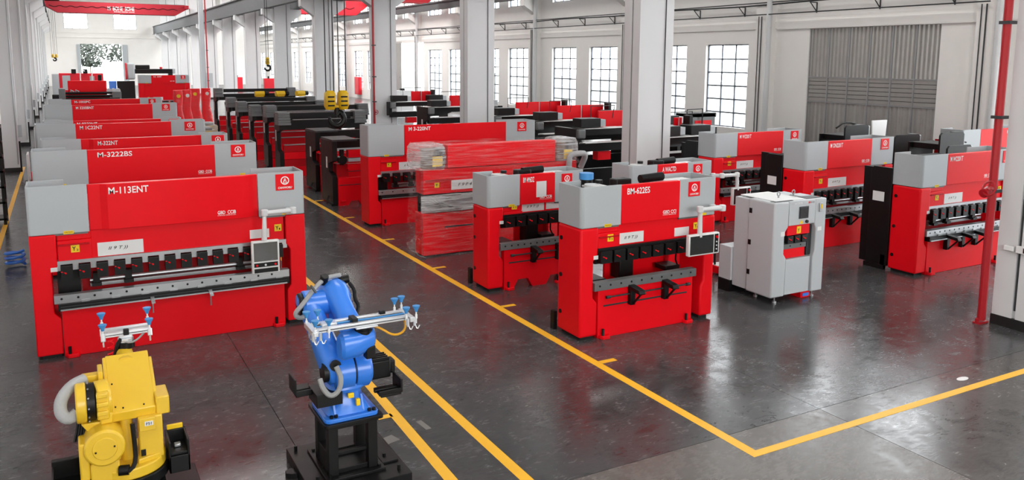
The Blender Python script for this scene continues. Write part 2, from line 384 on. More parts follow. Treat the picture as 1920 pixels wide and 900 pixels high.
# crane girders (runways) and overhead cranes
def girder(label, x0, x1, z0, z1, y0=3, y1=136.5):
    t = thing('crane_runway', label, 'girder', (0, 0, 0))
    xm = (x0+x1)/2
    box('web', GIRD, t, xm-.03, xm+.03, y0, y1, z0+.03, z1-.03); box('bottom_flange', GIRD, t, x0, x1, y0, y1, z0, z0+.04); box('top_flange', GIRD, t, x0, x1, y0, y1, z1-.04, z1)
    box('crane_rail', DGREY, t, xm-.04, xm+.04, y0, y1, z1, z1+.1)
girder('dark grey crane runway along the left side of the centre columns', 12.62, 13.0, 7.7, 8.85)
girder('dark grey crane runway along the right side of the centre columns', 14.78, 15.16, 7.7, 8.85)
girder('dark grey crane runway high on the right-hand wall', 27.4, 27.7, 8.3, 8.9)
girder('grey crane runway on the left wall corbels', -1.2, -.85, 8.3, 9.1, 30)
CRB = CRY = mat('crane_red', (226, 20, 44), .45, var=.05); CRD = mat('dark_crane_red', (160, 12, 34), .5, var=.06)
def crane(label, x0, x1, y, z0, z1, txt=None, trolley=None):
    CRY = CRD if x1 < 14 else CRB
    t = thing('overhead_crane', label, 'crane', (0, y, 0))
    e = 1.2
    for dy in (-.55, .55):
        MB().prism([(x0, z1), (x0, z1-.45), (x0+e, z0), (x1-e, z0), (x1, z1-.45), (x1, z1)], 'y', dy-.2, dy+.2).build('girder', CRY, t, .015)
    box('end_carriage', CRY, t, x0-.1, x0+.25, -1.5, 1.5, z1-.45, z1-.05, .02); box('end_carriage', CRY, t, x1-.25, x1+.1, -1.5, 1.5, z1-.45, z1-.05, .02)
    box('walkway', GIRD, t, x0+.2, x1-.2, -.3, .3, z1, z1+.06)
    MB().tube([(x0+.5+i*.5, -.78, z0+.75-.22*(i % 2)) for i in range(int((x1-x0-1)/.5))], .03, 5, 1).build('festoon_cable', BLACK, t)
    if txt:
        text(txt[0], t, txt[1], -.76, z0+.35, txt[2], .42, WINK, bold=.01)
        text('DOUBLE GIRDER CRANE', t, txt[1]+.6, -.76, z0+.17, txt[2]-.6, .1, WINK)
    if trolley:
        box('trolley', CRY, t, trolley-.8, trolley+.8, -.9, .9, z1+.1, z1+.7, .03)
        MB().cyl((trolley-.6, 0, z1+.35), (trolley+.6, 0, z1+.35), .33, 16).build('hoist_drum', DGREY, t)
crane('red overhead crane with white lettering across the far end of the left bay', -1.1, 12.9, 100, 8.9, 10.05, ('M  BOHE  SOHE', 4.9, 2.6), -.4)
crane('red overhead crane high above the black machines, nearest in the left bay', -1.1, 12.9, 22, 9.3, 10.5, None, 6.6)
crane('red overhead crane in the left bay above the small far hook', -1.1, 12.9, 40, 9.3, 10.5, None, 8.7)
crane('red overhead crane in the right bay, nearer one between the columns', 15.3, 27.2, 62, 8.7, 10.0, ('TRUSTY', 17, 1.3), 19)
crane('red overhead crane in the right bay, further one between the columns', 15.3, 27.2, 80, 8.5, 9.9, None, 17)
def hook(name, label, x, y, zt, zb, w, ztop, two=True):
    zb -= .06; w *= 1.12
    t = thing(name, label, 'crane hook', (x, y, 0)); h = zt-zb; zs = zt-h*.42
    for s in ((-1, 1) if two else (0,)):
        o = s*w*.27
        MB().loft([((o, 0, zt), (w*.13, 0, 0), (0, w*.2, 0), 3), ((o, 0, zt-h*.06), (w*.2, 0, 0), (0, w*.3, 0), 3), ((o, 0, zs+h*.08), (w*.22, 0, 0), (0, w*.32, 0), 3), ((o, 0, zs-.02), (w*.16, 0, 0), (0, w*.22, 0), 3)], 16).build('sheave_cover', HOOKY, t)
        for z in (zt-h*.1, zt-h*.2, zt-h*.3): box('black_stripe', BLACK, t, o-w*.17, o+w*.1, -w*.33, -w*.305, z-h*.055, z-h*.02)
    box('crosshead', HOOKY, t, -w*.3, w*.3, -w*.1, w*.1, zs+.02, zs+h*.08, .02)
    z0 = zs; R = h*.17; c = z0-h*.2-R*.2
    MB().cyl((0, 0, z0-h*.14), (0, 0, z0+.05), w*.1, 12).build('shank', BLACK, t)
    pts = [(0, 0, z0-h*.1), (0, 0, z0-h*.16)]+[(R*math.sin(a), 0, c+R*math.cos(a)-.0) for a in [math.radians(d) for d in range(20, 290, 22)]]
    n = len(pts); MB().tube(pts, [w*.09]*2+[w*.12 if i < (n-2)*.7 else w*.12*(1-.7*(i/(n-2)-.7)/.3) for i in range(n-2)], 10).build('hook', BLACK, t)
    xs = (-w*.42, -w*.1, w*.12, w*.42) if two else (-w*.12, w*.12)
    for xx in xs: MB().cyl((xx, 0, zt-h*.12), (xx*1.0, 0, ztop), max(.012, w*.022), 6).build('rope', ROPE, t)
hook('hook_block', 'large yellow and black crane hook block hanging in front of the black frames', 6.6, 22, 3.42, 2.3, .6, 9.3)
hook('hook_block', 'small yellow hook hanging from a single rope before the fourth column', 8.69, 40, 4.32, 3.62, .36, 9.3, False)
hook('hook_block', 'tiny yellow hook on ropes near the far white wall, upper left', -.42, 100.45, 4.55, 3.75, .55, 9.2)
# red fire pipes
def rpipe(label, pts, r, valve=None, loc=None):
    t = thing('fire_pipe', label, 'pipe', (0, 0, 0))
    MB().tube(pts, r, 10).build('pipe', REDP, t)
    for z in (2.2, 3.4, 4.9): 
        x, y, _ = pts[0]; box('pipe_clamp', DGREY, t, x-r-.02, x+r+.06, y-r-.02, y+r+.02, z, z+.05)
    if valve:
        x, y, z = valve; MB().tube([(x+.1*math.cos(a), y, z+.1*math.sin(a)) for a in [i*.5236 for i in range(13)]], .016, 6).cyl((x, y-.05, z), (x, y+.1, z), .03, 8).build('valve_wheel', REDP, t)
t = rpipe('red vertical fire pipe on the nearest column, with a side valve', [(13.2, 7.72, .05), (13.2, 7.72, ZC-.05)], .065)
t = thing('hydrant_valve', 'red hydrant valve with handwheel branching from the nearest red pipe', 'valve', (13.2, 7.72, 2.27))
MB().tube([(0, 0, 0), (-.16, -.03, 0), (-.26, -.05, -.03)], .055, 10).cyl((-.2, -.05, -.03), (-.33, -.05, -.06), .075, 12).build('valve_body', REDP, t)
MB().tube([(-.3+.03*math.sin(a), -.12+.1*math.cos(a), .03+.11*math.sin(a)) for a in [i*.5236 for i in range(13)]], .018, 6).cyl((-.3, -.12, .03), (-.2, -.02, -.01), .02, 8).build('handwheel', REDP, t)
t = thing('pipe_foot', 'red foot bracket at the base of the nearest red pipe', 'bracket', (13.2, 7.72, 0))
box('foot_plate', REDP, t, -.14, .1, -.06, .06, .0, .03); MB().cyl((-.12, 0, .03), (-.12, 0, .09), .03, 8).build('foot_bolt', REDP, t)
rpipe('red vertical fire pipe on the fourth column of the centre row', [(13.24, 37.9, .1), (13.24, 37.9, ZC-.05)], .05, (13.3, 37.8, 1.72))
rpipe('red vertical fire pipe far down the centre row beside a grey post', [(11.6, 77.7, .1), (11.6, 77.7, 10)], .06)
rpipe('red vertical pipe on the right wall beside the hydrant cabinet', [(28.0, 79.3, .1), (28.0, 79.3, 8)], .06)
rpipe('red vertical pipe on the right wall, seen left of the large hook', [(28.0, 100, .1), (28.0, 100, 8)], .07)
t = thing('grey_post', 'grey steel post standing left of the far red pipe', 'post', (11.3, 78.2, 0))
box('post', GREY, t, -.2, .2, -.2, .2, 0, 10); box('meter_box', GREY, t, .2, .75, -.25, -.05, 1.6, 2.9)
# conduits with brackets on the right wall
t = thing('conduit_run', 'grey conduit run on triangular brackets high on the right wall', 'conduit', (XR-.1, 0, 0))
MB().tube([(-.25, y, 6.82+.03*math.sin(y*.6)) for y in range(17, 136, 2)], .035, 6).tube([(-.3, y, 6.9) for y in range(17, 136, 6)], .025, 6).build('conduit_pipe', DGREY, t)
br = MB().bar((-.35, 0, 6.78), (.1, 0, 6.78), .04, .04).bar((-.32, 0, 6.77), (.08, 0, 6.4), .03, .03).bar((.08, 0, 6.8), (.08, 0, 6.35), .04, .04, upv=(1, 0, 0)).mesh('bracket', DGREY)
for i in range(30): put('bracket', br, t, (0, 18.6+10.4*(i//3)+3.1*(i % 3), 0))
t = thing('conduit_run', 'thin grey conduit below the bracketed run on the right wall', 'conduit', (XR-.16, 0, 0))
MB().tube([(-.36, 17, 6.37), (-.36, 135, 6.3)], .025, 6).build('conduit_pipe', DGREY, t)
# floor markings
def mark(name, label, x0, x1, y0, y1, group=None):
    o = MB().box(x0, x1, y0, y1, 0, .0025).build(name, LINE, None); return tag(o, label, 'floor marking', group)
mark('floor_line', 'long yellow floor line along the fronts of the right-hand machines', 6.40, 6.53, 6.19, 118)
mark('floor_line', 'yellow floor line running crosswise from the near corner to the right column', 6.40, 30.0-16.0, 6.08, 6.19)
mark('floor_line', 'yellow floor line in mid aisle, right of the blue robot', 3.90, 4.03, 4.5, 60)
o = MB().add([(3.15, 5, 0), (3.28, 5, 0), (3.42, 10.2, 0), (3.29, 10.2, 0), (3.15, 5, .0025), (3.28, 5, .0025), (3.42, 10.2, .0025), (3.29, 10.2, .0025)], [(3, 2, 1, 0), (4, 5, 6, 7), (0, 1, 5, 4), (1, 2, 6, 5), (2, 3, 7, 6), (3, 0, 4, 7)]).build('floor_line', LINE)
tag(o, 'short yellow floor line closest to the blue robot, with a side tick', 'floor marking')
mark('floor_line', 'yellow floor line along the left wall, beside the black rack', -1.53, -1.42, 15, 37)
for i, y in enumerate((9.2, 12.2, 15.2, 18.2, 21.25, 24.25)):
    mark('floor_tick', '%s short yellow tick on the long floor line, counted from the camera' % ordn(i), 6.535, 6.80, y-.05, y+.05, 'ticks on the long yellow floor line')
mark('floor_tick', 'short yellow tick left of the floor line next to the blue robot', 3.1, 3.285, 8.9, 9.0)
MB().prism([(10.58+.11*math.cos(a), 6.37+.05*math.sin(a)) for a in [i*.5236 for i in range(12)]], 'z', 0, .004).build('floor_patch', WHITE)
tag(bpy.context.scene.objects['floor_patch'], 'small white oval patch stuck on the floor above the crosswise yellow line', 'sticker')

for i, (x, y, w_, l_, a) in enumerate(((3.52, 8.52, .07, .26, .1), (3.02, 8.35, .2, .16, .3))):
    c_, s_ = math.cos(a), math.sin(a)
    o = MB().prism([(x+px*c_-py*s_, y+px*s_+py*c_) for px, py in ((-w_/2, -l_/2), (w_/2, -l_/2), (w_/2, l_/2), (-w_/2, l_/2))], 'z', 0, .0015).build('tape_remnant', CAST)
    tag(o, ('pale worn tape strip on the floor between the two aisle lines', 'pale worn patch of tape on the floor beside the robot base')[i], 'tape')
# ------------------------------------------------------------ press brakes
def arc(cx, cy, r, a0, a1, n=5): return [(cx+r*math.cos(math.radians(a0+(a1-a0)*i/n)), cy+r*math.sin(math.radians(a0+(a1-a0)*i/n))) for i in range(n+1)]
def cover(mb, x0, x1, D, z0, z1, left, r, back):
    """hollow, open-topped end cover: front, rounded corner, side, part of the back"""
    th = .018
    if left:
        o = [(x1, 0)]+arc(x0+r, r, r, 270, 180)+[(x0, D)]+[(x0+(x1-x0)*back, D)]
        i = [(x0+(x1-x0)*back, D-th)]+[(x0+th, D-th)]+arc(x0+r, r, r-th, 180, 270)+[(x1, th)]
    else:
        o = [(x0, 0)]+arc(x1-r, r, r, 270, 360)+[(x1, D)]+[(x1-(x1-x0)*back, D)]
        i = [(x1-(x1-x0)*back, D-th)]+[(x1-th, D-th)]+arc(x1-r, r, r-th, 360, 270)+[(x0, th)]
    k = min(len(o), len(i)); n = len(mb.v)
    # strips of quads keep the walls clean
    i = i[::-1]
    for a, b, c, d in zip(o, o[1:], i[1:], i): mb.prism([a, b, c, d], 'z', z0, z1)
    return mb
def logo(par, x, z, w, h, y, fine, name='CANWOBU'):
    p = box('logo_plate', RED, par, x, x+w, y-.012, y, z, z+h, .004 if fine else 0, label='red logo plate with a white ring emblem')
    cx, cz, R = x+w*.5, z+h*.6, h*.26
    m = MB(); n = 24
    for k in range(n):
        a, b = 2*math.pi*k/n, 2*math.pi*(k+1)/n
        m.add([(cx+r*math.cos(t), y-.0135, cz+r*math.sin(t)) for r, t in ((R, a), (R, b), (R*.76, b), (R*.76, a))], [(0, 1, 2, 3)])
    if fine:
        for q in ([(-.42, -.42), (-.12, .5), (.06, .5), (-.2, -.42)], [(.42, -.42), (.16, .5), (-.02, .5), (.22, -.42)], [(-.12, -.12), (.3, -.12), (.3, .06), (-.06, .06)], [(-.5, -.62), (.5, -.62), (.5, -.5), (-.5, -.5)]):
            m.add([(cx+a*R, y-.0135, cz+b*R) for a, b in q], [(0, 1, 2, 3)])
    else: m.add([(cx+a*R, y-.0135, cz+b*R) for a, b in ((-.4, -.4), (.4, -.4), (.1, .5), (-.1, .5))], [(0, 1, 2, 3)])
    m.build('emblem', WINK, p)
    text(name, p, x+w*.12, y-.0135, z+h*.1, w*.76, h*.13, WINK, shear=.2, bold=.02)
LEVER = MB().tube([(-.03, -.035, .012), (0, -.02, 0), (.02, -.03, -.012)], .008, 5).cyl((.02, -.03, -.012), (.035, -.04, -.02), .012, 6).mesh('clamp_lever', RED)
def press(label, x0, x1, yf, H, G, eL, eR, txt, small=False, fine=1, txt_x=.08, txt_w=.5, clamps=13, group=None, panel=None, sup=(), guard=0, rearcol=None,
          tops=True, chamf=True, small_txt='GBD  CCIB', slot=False, cut=False, wrap=False, D=.64, backfrac=.62, redL=None):
    t = thing('press_brake', label, 'press brake', (x0, yf, 0), 0, group); Wd = x1-x0; r = .055 if small or fine < 1 or guard else .03
    up = .0 if small else -.05
    bt = .78 if small else .70                         # top of bed
    # side columns
    ci, rec, rz0, rz1 = .33, .25, .62, 1.24
    ly = [(0, .05), (ci, .05), (ci, rz0-.05), (rec, rz0+.04), (rec, rz1), (ci, rz1+.1), (ci, G), (0, G)]
    MB().prism(ly, 'y', 0, D).build('side_column', RED, t, r*.6 if fine else 0, seg=3)
    rw = .27 if small else .31
    MB().prism([(Wd-x, z) for x, z in [(0, .05), (rw, .05), (rw, rz0-.05), (rw-.06, rz0+.04), (rw-.06, rz1), (rw, rz1+.1), (rw, G), (0, G)]], 'y', 0, D).build('side_column', RED, t, r*.6 if fine else 0, seg=3)
    # bed
    bx0, bx1 = ci+.012, Wd-rw-(.18 if small else .05)
    if cut:
        c0, c1 = bx0+.3, bx0+1.02
        poly = [(bx0, 0), (c0-.1, 0), (c0, .17), (c0+.22, .17), (c0+.32, 0), (c1-.1, 0), (c1, .17), (c1+.22, .17), (c1+.32, 0), (bx1, 0), (bx1, bt), (bx0, bt)]
        MB().prism(poly, 'y', 0, .12).build('bed', RED, t)
    else: box('bed', RED, t, bx0, bx1, .0, .16, 0, bt, .006 if fine else 0)
    if slot:
        box('trim_strip', DGREY, t, bx0+.1, bx1-.12, -.006, .002, .50, .525)
        MB().cyl((bx0+.12, -.05, .66), (bx1-.1, -.05, .66), .014, 8).cyl((bx0+.12, -.05, .66), (bx0+.19, -.05, .66), .026, 10).cyl((bx1-.17, -.05, .66), (bx1-.1, -.05, .66), .026, 10).build('support_rail', DGREY, t)
    box('foot_pad', RUBBER, t, .06, ci-.03, .06, D-.05, 0, .05); box('foot_pad', RUBBER, t, Wd-rw+.03, Wd-.06, .06, D-.05, 0, .05)
    for fx in (bx0+.02, bx1-.2):
        f = MB().prism([(fx, 0), (fx+.18, 0), (fx+.18, -.05), (fx+.15, -.1), (fx+.03, -.1), (fx, -.05)][::-1], 'z', .0, .055).build('levelling_foot', RED, t, .008 if fine else 0)
        if fine: MB().cyl((fx+.05, -.05, .05), (fx+.05, -.05, .16), .022, 8).build('levelling_bolt', BLACK, f)
    # die table and lower rail
    rail_mat = FRAMEG if small else STEEL
    if not small:
        box('die_table', BLACK, t, ci-.03, Wd-rw+.02, -.07, .16, bt+.0, .80, .004 if fine else 0)
        box('table_ledge', STEEL, t, ci+.0, Wd-rw-.02, -.085, -.07, bt+.005, bt+.025); box('table_groove', DGREY, t, ci+.0, Wd-rw-.02, -.078, -.07, bt+.055, bt+.065)
    zr0, zr1 = (.77, .90) if small else (.80, .92)
    box('die_rail', rail_mat, t, rec+.005, Wd-rw+(-.13 if small else .03), -.03, .10, zr0, zr1, .004 if fine else 0)
    if fine:
        m = MB(); nb = 10 if small else 15
        for k in range(nb):
            bx = rec+.1+(Wd-rw-rec-.35)*k/(nb-1)
            m.cyl((bx, -.034, (zr0+zr1)/2+.01), (bx, -.02, (zr0+zr1)/2+.01), .017, 8)
        m.build('rail_bolts', BLACK, t, kind='stuff')
        if not small:
            tb = MB().box(0, .11, -.045, -.031, zr0-.035, zr0+.03).mesh('rail_clip', STEEL)
            for k in range(8): put('rail_clip', tb, t, (rec+.35+(Wd-1.1)*k/7, 0, 0))
    # ram, clamps
    zc = 1.36; rl, rr_ = ci+.0, Wd-rw-.02
    box('ram', RED, t, ci+.45 if not small else ci+.06, Wd-rw-.02, .06, .2, zc, G+.1)
    st = .45 if not small else .42
    MB().box(ci+.01, ci+st, .03, .2, zc+.02, G-.10).box(ci+.01, ci+st, .05, .2, G-.10, G+.02).build('ram_end_panel', RED, t, .01 if fine else 0)
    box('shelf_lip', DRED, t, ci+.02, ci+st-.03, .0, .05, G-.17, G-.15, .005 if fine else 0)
    if small: box('clamp_rail', BLACK, t, rl-.0, Wd-rw-.30, .0, .12, zc-.05, zc+.07, .004)
    else:
        n = clamps*2; m = MB().box(rl-.03, rr_+.03, .01, .14, zc-.0, zc+.05)
        for k in range(clamps+1):
            xx = rl+(rr_-rl)*k/clamps; m.box(xx-.04, xx+.035, .012, .03, zc-.09, zc)
        m.build('clamp_rail', STEEL, t)
    cw = (rr_-rl-(.3 if small else 0))/clamps
    bx = MB().box(cw*.16, cw*.80, -.06, .05, zc-.22, zc-.015) if not small else MB().box(cw*.06, cw*.90, -.05, .05, zc-.16, zc+.03)
    bm = bx.mesh('clamp', BLACK)
    for k in range(clamps):
        c = put('clamp', bm, t, (rl+cw*k, 0, 0))
        if fine: put('clamp_lever', LEVER, c, (cw*.3, -.03, zc-.10 if not small else zc-.06))
    # space behind the tools
    if small:
        box('punch_beam', BLACK, t, rl, Wd-rw-.05, .08, .14, 1.17, zc)
        box('back_plate', RED, t, ci+.62, Wd-rw-.1, .7, .75, .3, 1.15); box('gauge_motor', BLACK, t, ci+.72, ci+1.0, .42, .68, .75, 1.2, .02)
        box('gauge_arm', BLACK, t, ci+.05, ci+.3, .2, .6, .8, .88, .01); box('gauge_arm', BLACK, t, Wd-rw-.5, Wd-rw-.2, .3, .6, .82, .9, .01)
        MB().tube([(Wd-rw-.32, .25, 1.3), (Wd-rw-.3, .3, 1.0), (Wd-rw-.2, .35, .85)], .015, 6).build('gauge_cable', BLACK, t)
    else:
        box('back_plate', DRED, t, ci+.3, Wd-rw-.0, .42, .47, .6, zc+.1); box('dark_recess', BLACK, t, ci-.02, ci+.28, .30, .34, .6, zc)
        MB().cyl((ci+.4, .3, 1.02), (Wd-rw-.3, .3, 1.02), .028, 10).box(ci+.4, Wd-rw-.3, .27, .33, .93, .98).build('back_gauge_beam', STEEL, t)
        gf = MB().box(0, .13, .16, .3, .95, 1.0).box(.02, .11, .2, .34, .98, 1.14).mesh('gauge_finger', BLACK)
        for fx in ((ci+.42, ci+.85, Wd-rw-.75) if fine else ()): put('gauge_finger', gf, t, (fx, 0, 0))
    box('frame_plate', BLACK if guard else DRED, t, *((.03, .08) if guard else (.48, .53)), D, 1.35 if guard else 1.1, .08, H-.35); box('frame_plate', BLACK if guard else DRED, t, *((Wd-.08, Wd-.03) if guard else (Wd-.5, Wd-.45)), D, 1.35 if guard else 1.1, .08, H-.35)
    if guard:
        g = MB().prism([(D+.0, .08), (D+.5, .08), (D+.5, 2.06), (D+.44, 2.14), (D+.0, 2.14)], 'x', -.03, .02).build('guard_plate', BLACK, t, .006, label='tall black guard plate on the left flank')
        box('data_plate', WHITE, g, -.036, -.03, D+.15, D+.42, 1.42, 1.62); box('guard_foot', BLACK, g, -.07, .02, D+.05, D+.52, 0, .09)
    # covers and upper panel
    cover(MB(), 0, eL, D, G+.012, H, True, r, backfrac).build('end_cover', GREY, t, .004 if fine else 0, label='light grey open-topped left end cover')
    cover(MB(), Wd-eR, Wd, D, G+.012, H, False, r, .98).build('end_cover', GREY, t, .004 if fine else 0, label='light grey open-topped right end cover')
    box('cover_floor', FRAMEG, t, .03, eL-.02, .03, D-.03, G-.02, G+.03); box('cover_floor', FRAMEG, t, Wd-eR+.02, Wd-.03, .03, D-.03, G-.02, G+.03)
    p0, p1 = eL+.004, Wd-eR-.004
    if chamf and not small: poly = [(p0, .03), (p0+.16, .03), (p0+.25, -.04), (p1-.22, -.04), (p1-.12, .03), (p1, .03), (p1, .1), (p0, .1)]
    else: poly = [(p0, -.004), (p1, -.004), (p1, .09), (p0, .09)]
    pan = MB().prism(poly, 'z', G+.02, H-.015).build('upper_panel', RED, t, .006 if fine else 0)
    py = -.045 if (chamf and not small) else -.009
    text(txt, pan, p0+txt_x, py, H-.165, txt_w, .1, WINK, bold=.015)
    text(small_txt, pan, p1-(.62 if chamf and not small else .34), py, G+.11, .27, .055, WINK, bold=.02)
    if fine: text('HYDRAULIC BENDING CNC', pan, p1-(.62 if chamf and not small else .34), py, G+.085, .27, .016, WINK)
    logo(t, Wd-eR*(.62 if not small else .78), H-.29, .29 if not small else .24, .26 if not small else .24, 0, fine)
    # plates and stickers
    npl = box('name_plate', WHITE, t, ci+.52 if not small else ci+.4, ci+1.13 if not small else ci+.9, .052, .06, zc+.06 if not small else zc+.09, zc+.26, 0)
    a0 = ci+.66 if not small else ci+.52
    text('II 9 T ))', npl, a0, .05, zc+.13 if not small else zc+.145, .26, .06, INK, shear=.3, bold=.01)
    box('info_plate', WHITE, t, Wd-rw-.55, Wd-rw-.25, .052, .06, zc+.10, zc+.24)
    if fine:
        s = box('axis_label', YSIGN, t, ci+.18, ci+.29, .02, .03, zc+.16, zc+.27)
        text('Y', s, ci+.195, .018, zc+.185, .05, .06, INK, bold=.03); text('2', s, ci+.25, .018, zc+.18, .025, .03, INK, bold=.02)
        s = box('axis_label', YSIGN, t, Wd-rw-.17, Wd-rw-.06, .03, .04, zc+.19, zc+.30); text('Y', s, Wd-rw-.155, .028, zc+.215, .05, .06, INK, bold=.03); text('1', s, Wd-rw-.1, .028, zc+.21, .02, .03, INK, bold=.02)
    else: box('axis_label', YSIGN, t, ci+.18, ci+.29, .02, .03, zc+.16, zc+.27)
    s = box('yellow_sticker', YSIGN, t, ci+.10, ci+.23, -.004, .0, G+.0, G+.045)
    if fine: text('CAUTION', s, ci+.115, -.006, G+.015, .1, .018, INK)
    box('yellow_sticker', YSIGN, t, Wd-rw-.05, Wd-rw+.06, -.004, 0, G+.015, G+.055); box('safety_label', WHITE, t, ci-.09, ci-.005, -.004, 0, 1.27, 1.33)
    if small or guard:
        hb = MB().cyl((-.012, 0, 0), (.004, 0, 0), .035, 12).mesh('side_bolt', BLACK)
        for z in (.35, .95, G-.22): put('side_bolt', hb, t, (0, D-.1, z))
        box('rear_foot', BLACK, t, -.03, .03, D+.05, D+.15, .0, .3)
    # work supports
    for sx in sup:
        if small or guard:
            a = MB().prism([(-.03, .74), (-.32, .70), (-.33, .72), (-.30, .77), (-.03, .80)], 'x', sx-.06, sx+.06).build('support_arm', BLACK, t, .008)
            box('bracket', BLACK, a, sx-.045, sx+.045, -.09, -.0, .48, .76, .006); MB().bar((sx, -.09, .50), (sx, -.28, .70), .03, .02, upv=(1, 0, 0)).build('brace', BLACK, a)
        else:
            a = MB().prism([(-.085, .735), (-.26, .70), (-.26, .72), (-.085, .76)], 'x', sx-.025, sx+.025).build('support_arm', STEEL, t)
            MB().cyl((sx+.0, -.12, .74), (sx+.0, -.12, .52), .011, 8).build('support_rod', STEEL, a)
    # hydraulic gear visible in the open covers
    if tops:
        MB().cyl((eL*.62, .4, G), (eL*.62, .4, H-.03), .12, 16).build('cylinder_cap', WHITE, t)
        box('tank_lid', WHITE, t, eL*.52, eL-.03, .24, .58, H-.09, H-.06, .01); MB().cyl((eL*.8, .4, H-.02), (eL*.8, .4, H+.03), .06, 12).build('motor', BLACK, t)
        box('valve_block', BLACK, t, eL+.12, eL+.42, .3, .5, H-.2, H+.03, .02); MB().cyl((Wd-eR-.5, .4, H-.01), (Wd-eR-.05, .4, H+.01), .07, 12).build('pump_motor', BLACK, t)
        box('tank_lid', WHITE, t, Wd-eR-.02, Wd-eR*.35, .2, .55, H-.09, H-.06, .01)
    return t, Wd
def control(t, Wd, pipe, scr, kind, y=-.32):
    """swinging control panel: pipe path points, screen rectangle (x0,x1,z0,z1)"""
    a = MB().tube(pipe, .042, 12).build('control_arm', PVC, t)
    m = MB()
    for p in (pipe[0], pipe[1], pipe[2]): MB().cyl((p[0], p[1], p[2]-.05), (p[0], p[1], p[2]+.05), .054, 12).build('pipe_elbow', PVC, a, .01)
    x0, x1, z0, z1 = scr; yy = pipe[-1][1]
    p = box('control_panel', WHITE, t, x0, x1, yy-.03, yy+.05, z0, z1, .015)
    if kind == 'tall':
        box('screen', SCREEN, p, x0+.03, x1-.03, yy-.034, yy-.03, z0+.2, z1-.03); box('key_strip', BLACK, p, x0+.03, x1-.03, yy-.034, yy-.03, z0+.11, z0+.175)
        box('key_shelf', BLACK, p, x0+.03, x1-.03, yy-.034, yy-.03, z0+.02, z0+.085)
        for bx, mt in ((x0+.07, RED), (x0+.2, WHITE), (x1-.07, RED)): MB().cyl((bx, yy-.05, z0+.14), (bx, yy-.03, z0+.14), .016, 10).build('button', mt, p)
    else:
        box('screen', SCREEN, p, x0+.025, x1-.13, yy-.034, yy-.03, z0+.025, z1-.025); box('key_strip', BLACK, p, x1-.11, x1-.03, yy-.034, yy-.03, z0+.025, z1-.025)
        MB().cyl((x1-.07, yy-.06, z1-.07), (x1-.07, yy-.03, z1-.07), .022, 12).build('emergency_button', RED, p)
        for q in range(3): MB().cyl((x1-.07, yy-.045, z1-.15-.06*q), (x1-.07, yy-.03, z1-.15-.06*q), .012, 8).build('button', WHITE, p)
GL = 'press brakes lined up along the left side'
# left row, nearest first
t, wd = press('nearest large red press brake of the left row, with tall control screen on its right', -.53, 3.33, 13.0, 2.5, 1.8, .76, .72, 'M-113ENT', fine=1, txt_x=.27, txt_w=.53, clamps=14, group=GL, sup=(1.53, 2.35), small_txt='GBD  CCIB', tops=False)
control(t, wd, [(3.60, -.05, 1.88), (3.60, -.30, 1.93), (3.16, -.32, 1.93), (3.14, -.33, 1.5)], (2.94, 3.36, .98, 1.5), 'tall')
press('second press brake in the left row, red with white 3222BS lettering', -.59, 3.59, 17.9, 2.5, 1.8, .95, .85, 'M-3222BS', fine=1, txt_x=.18, txt_w=.62, group=GL, clamps=13, chamf=False, tops=False)
press('third press brake in the left row, only its top strip showing behind the second', -.5, 3.57, 21.2, 2.42, 1.75, .82, .62, 'M-322NT', fine=0, txt_x=.34, txt_w=.42, group=GL, clamps=8, tops=False)
press('fourth press brake in the left row, dark red panel with grey ends in mid distance', -.69, 3.6, 25.0, 2.5, 1.8, .96, .92, 'M 1C22NT', fine=0, txt_x=.1, txt_w=.55, group=GL, clamps=6, tops=False, chamf=False)
press('fifth press brake in the left row, thin strip above the fourth one', -.55, 3.31, 28.0, 2.38, 1.75, .8, .6, 'M 0232NT', fine=0, txt_x=.1, txt_w=.55, group=GL, clamps=6, tops=False, chamf=False)
press('sixth press brake in the left row, with small emblem on its right cover', -.61, 3.98, 34.8, 2.5, 1.7, .92, .9, 'M 3200BNT', fine=0, txt_x=.12, txt_w=.6, group=GL, clamps=6, tops=False, chamf=False)
press('seventh and furthest press brake in the left row, before the roller machine', -.52, 3.9, 39.4, 2.5, 1.7, .85, .9, 'M-1000PC', fine=0, txt_x=.12, txt_w=.6, group=GL, clamps=6, tops=False, chamf=False)
GM = 'small press brakes in the middle of the hall'
t, wd = press('small red press brake nearest the camera, with wide control screen and two black supports', 6.73, 9.41, 10.05, 2.4, 1.76, .74, .78, 'BM-622ES', small=True, txt_x=.10, txt_w=.44, clamps=7, group=GM, sup=(.95, 1.62), slot=True, small_txt='GBD CCI')
control(t, wd, [(2.56, -.05, 1.9), (2.56, -.28, 1.93), (2.07, -.30, 1.95), (2.08, -.30, 1.5)], (1.84, 2.48, 1.2, 1.55), 'wide')
MB().cyl((.5, .62, 1.9), (.5, .62, 2.42), .1, 14).build('motor_stack', BLACK, t); MB().cyl((.5, .62, 2.42), (.5, .62, 2.52), .115, 14).build('motor_cap', CUP, t, label='bright blue motor cap')
t, wd = press('small red press brake behind it on the left, with blank white notice and cut-out bed', 6.72, 8.82, 13.1, 2.18, 1.58, .67, .66, 'BM 4M6DZ', small=True, txt_x=.06, txt_w=.24, clamps=5, group=GM, sup=(.95, 1.5), slot=True, cut=True)
control(t, wd, [(1.95, -.05, 1.75), (1.95, -.28, 1.78), (1.62, -.30, 1.78), (1.62, -.30, 1.35)], (1.5, 1.95, 1.0, 1.38), 'wide')
box('paper_notice', WHITE, t, 1.02, 1.24, -.014, -.008, 1.72, 2.02)
t, wd = press('small red press brake mostly hidden behind the front one, its control screen swung out right', 9.95, 12.12, 13.1, 2.18, 1.58, .68, .68, 'A WACTD', small=True, txt_x=.12, txt_w=.36, clamps=5, group=GM, guard=0)
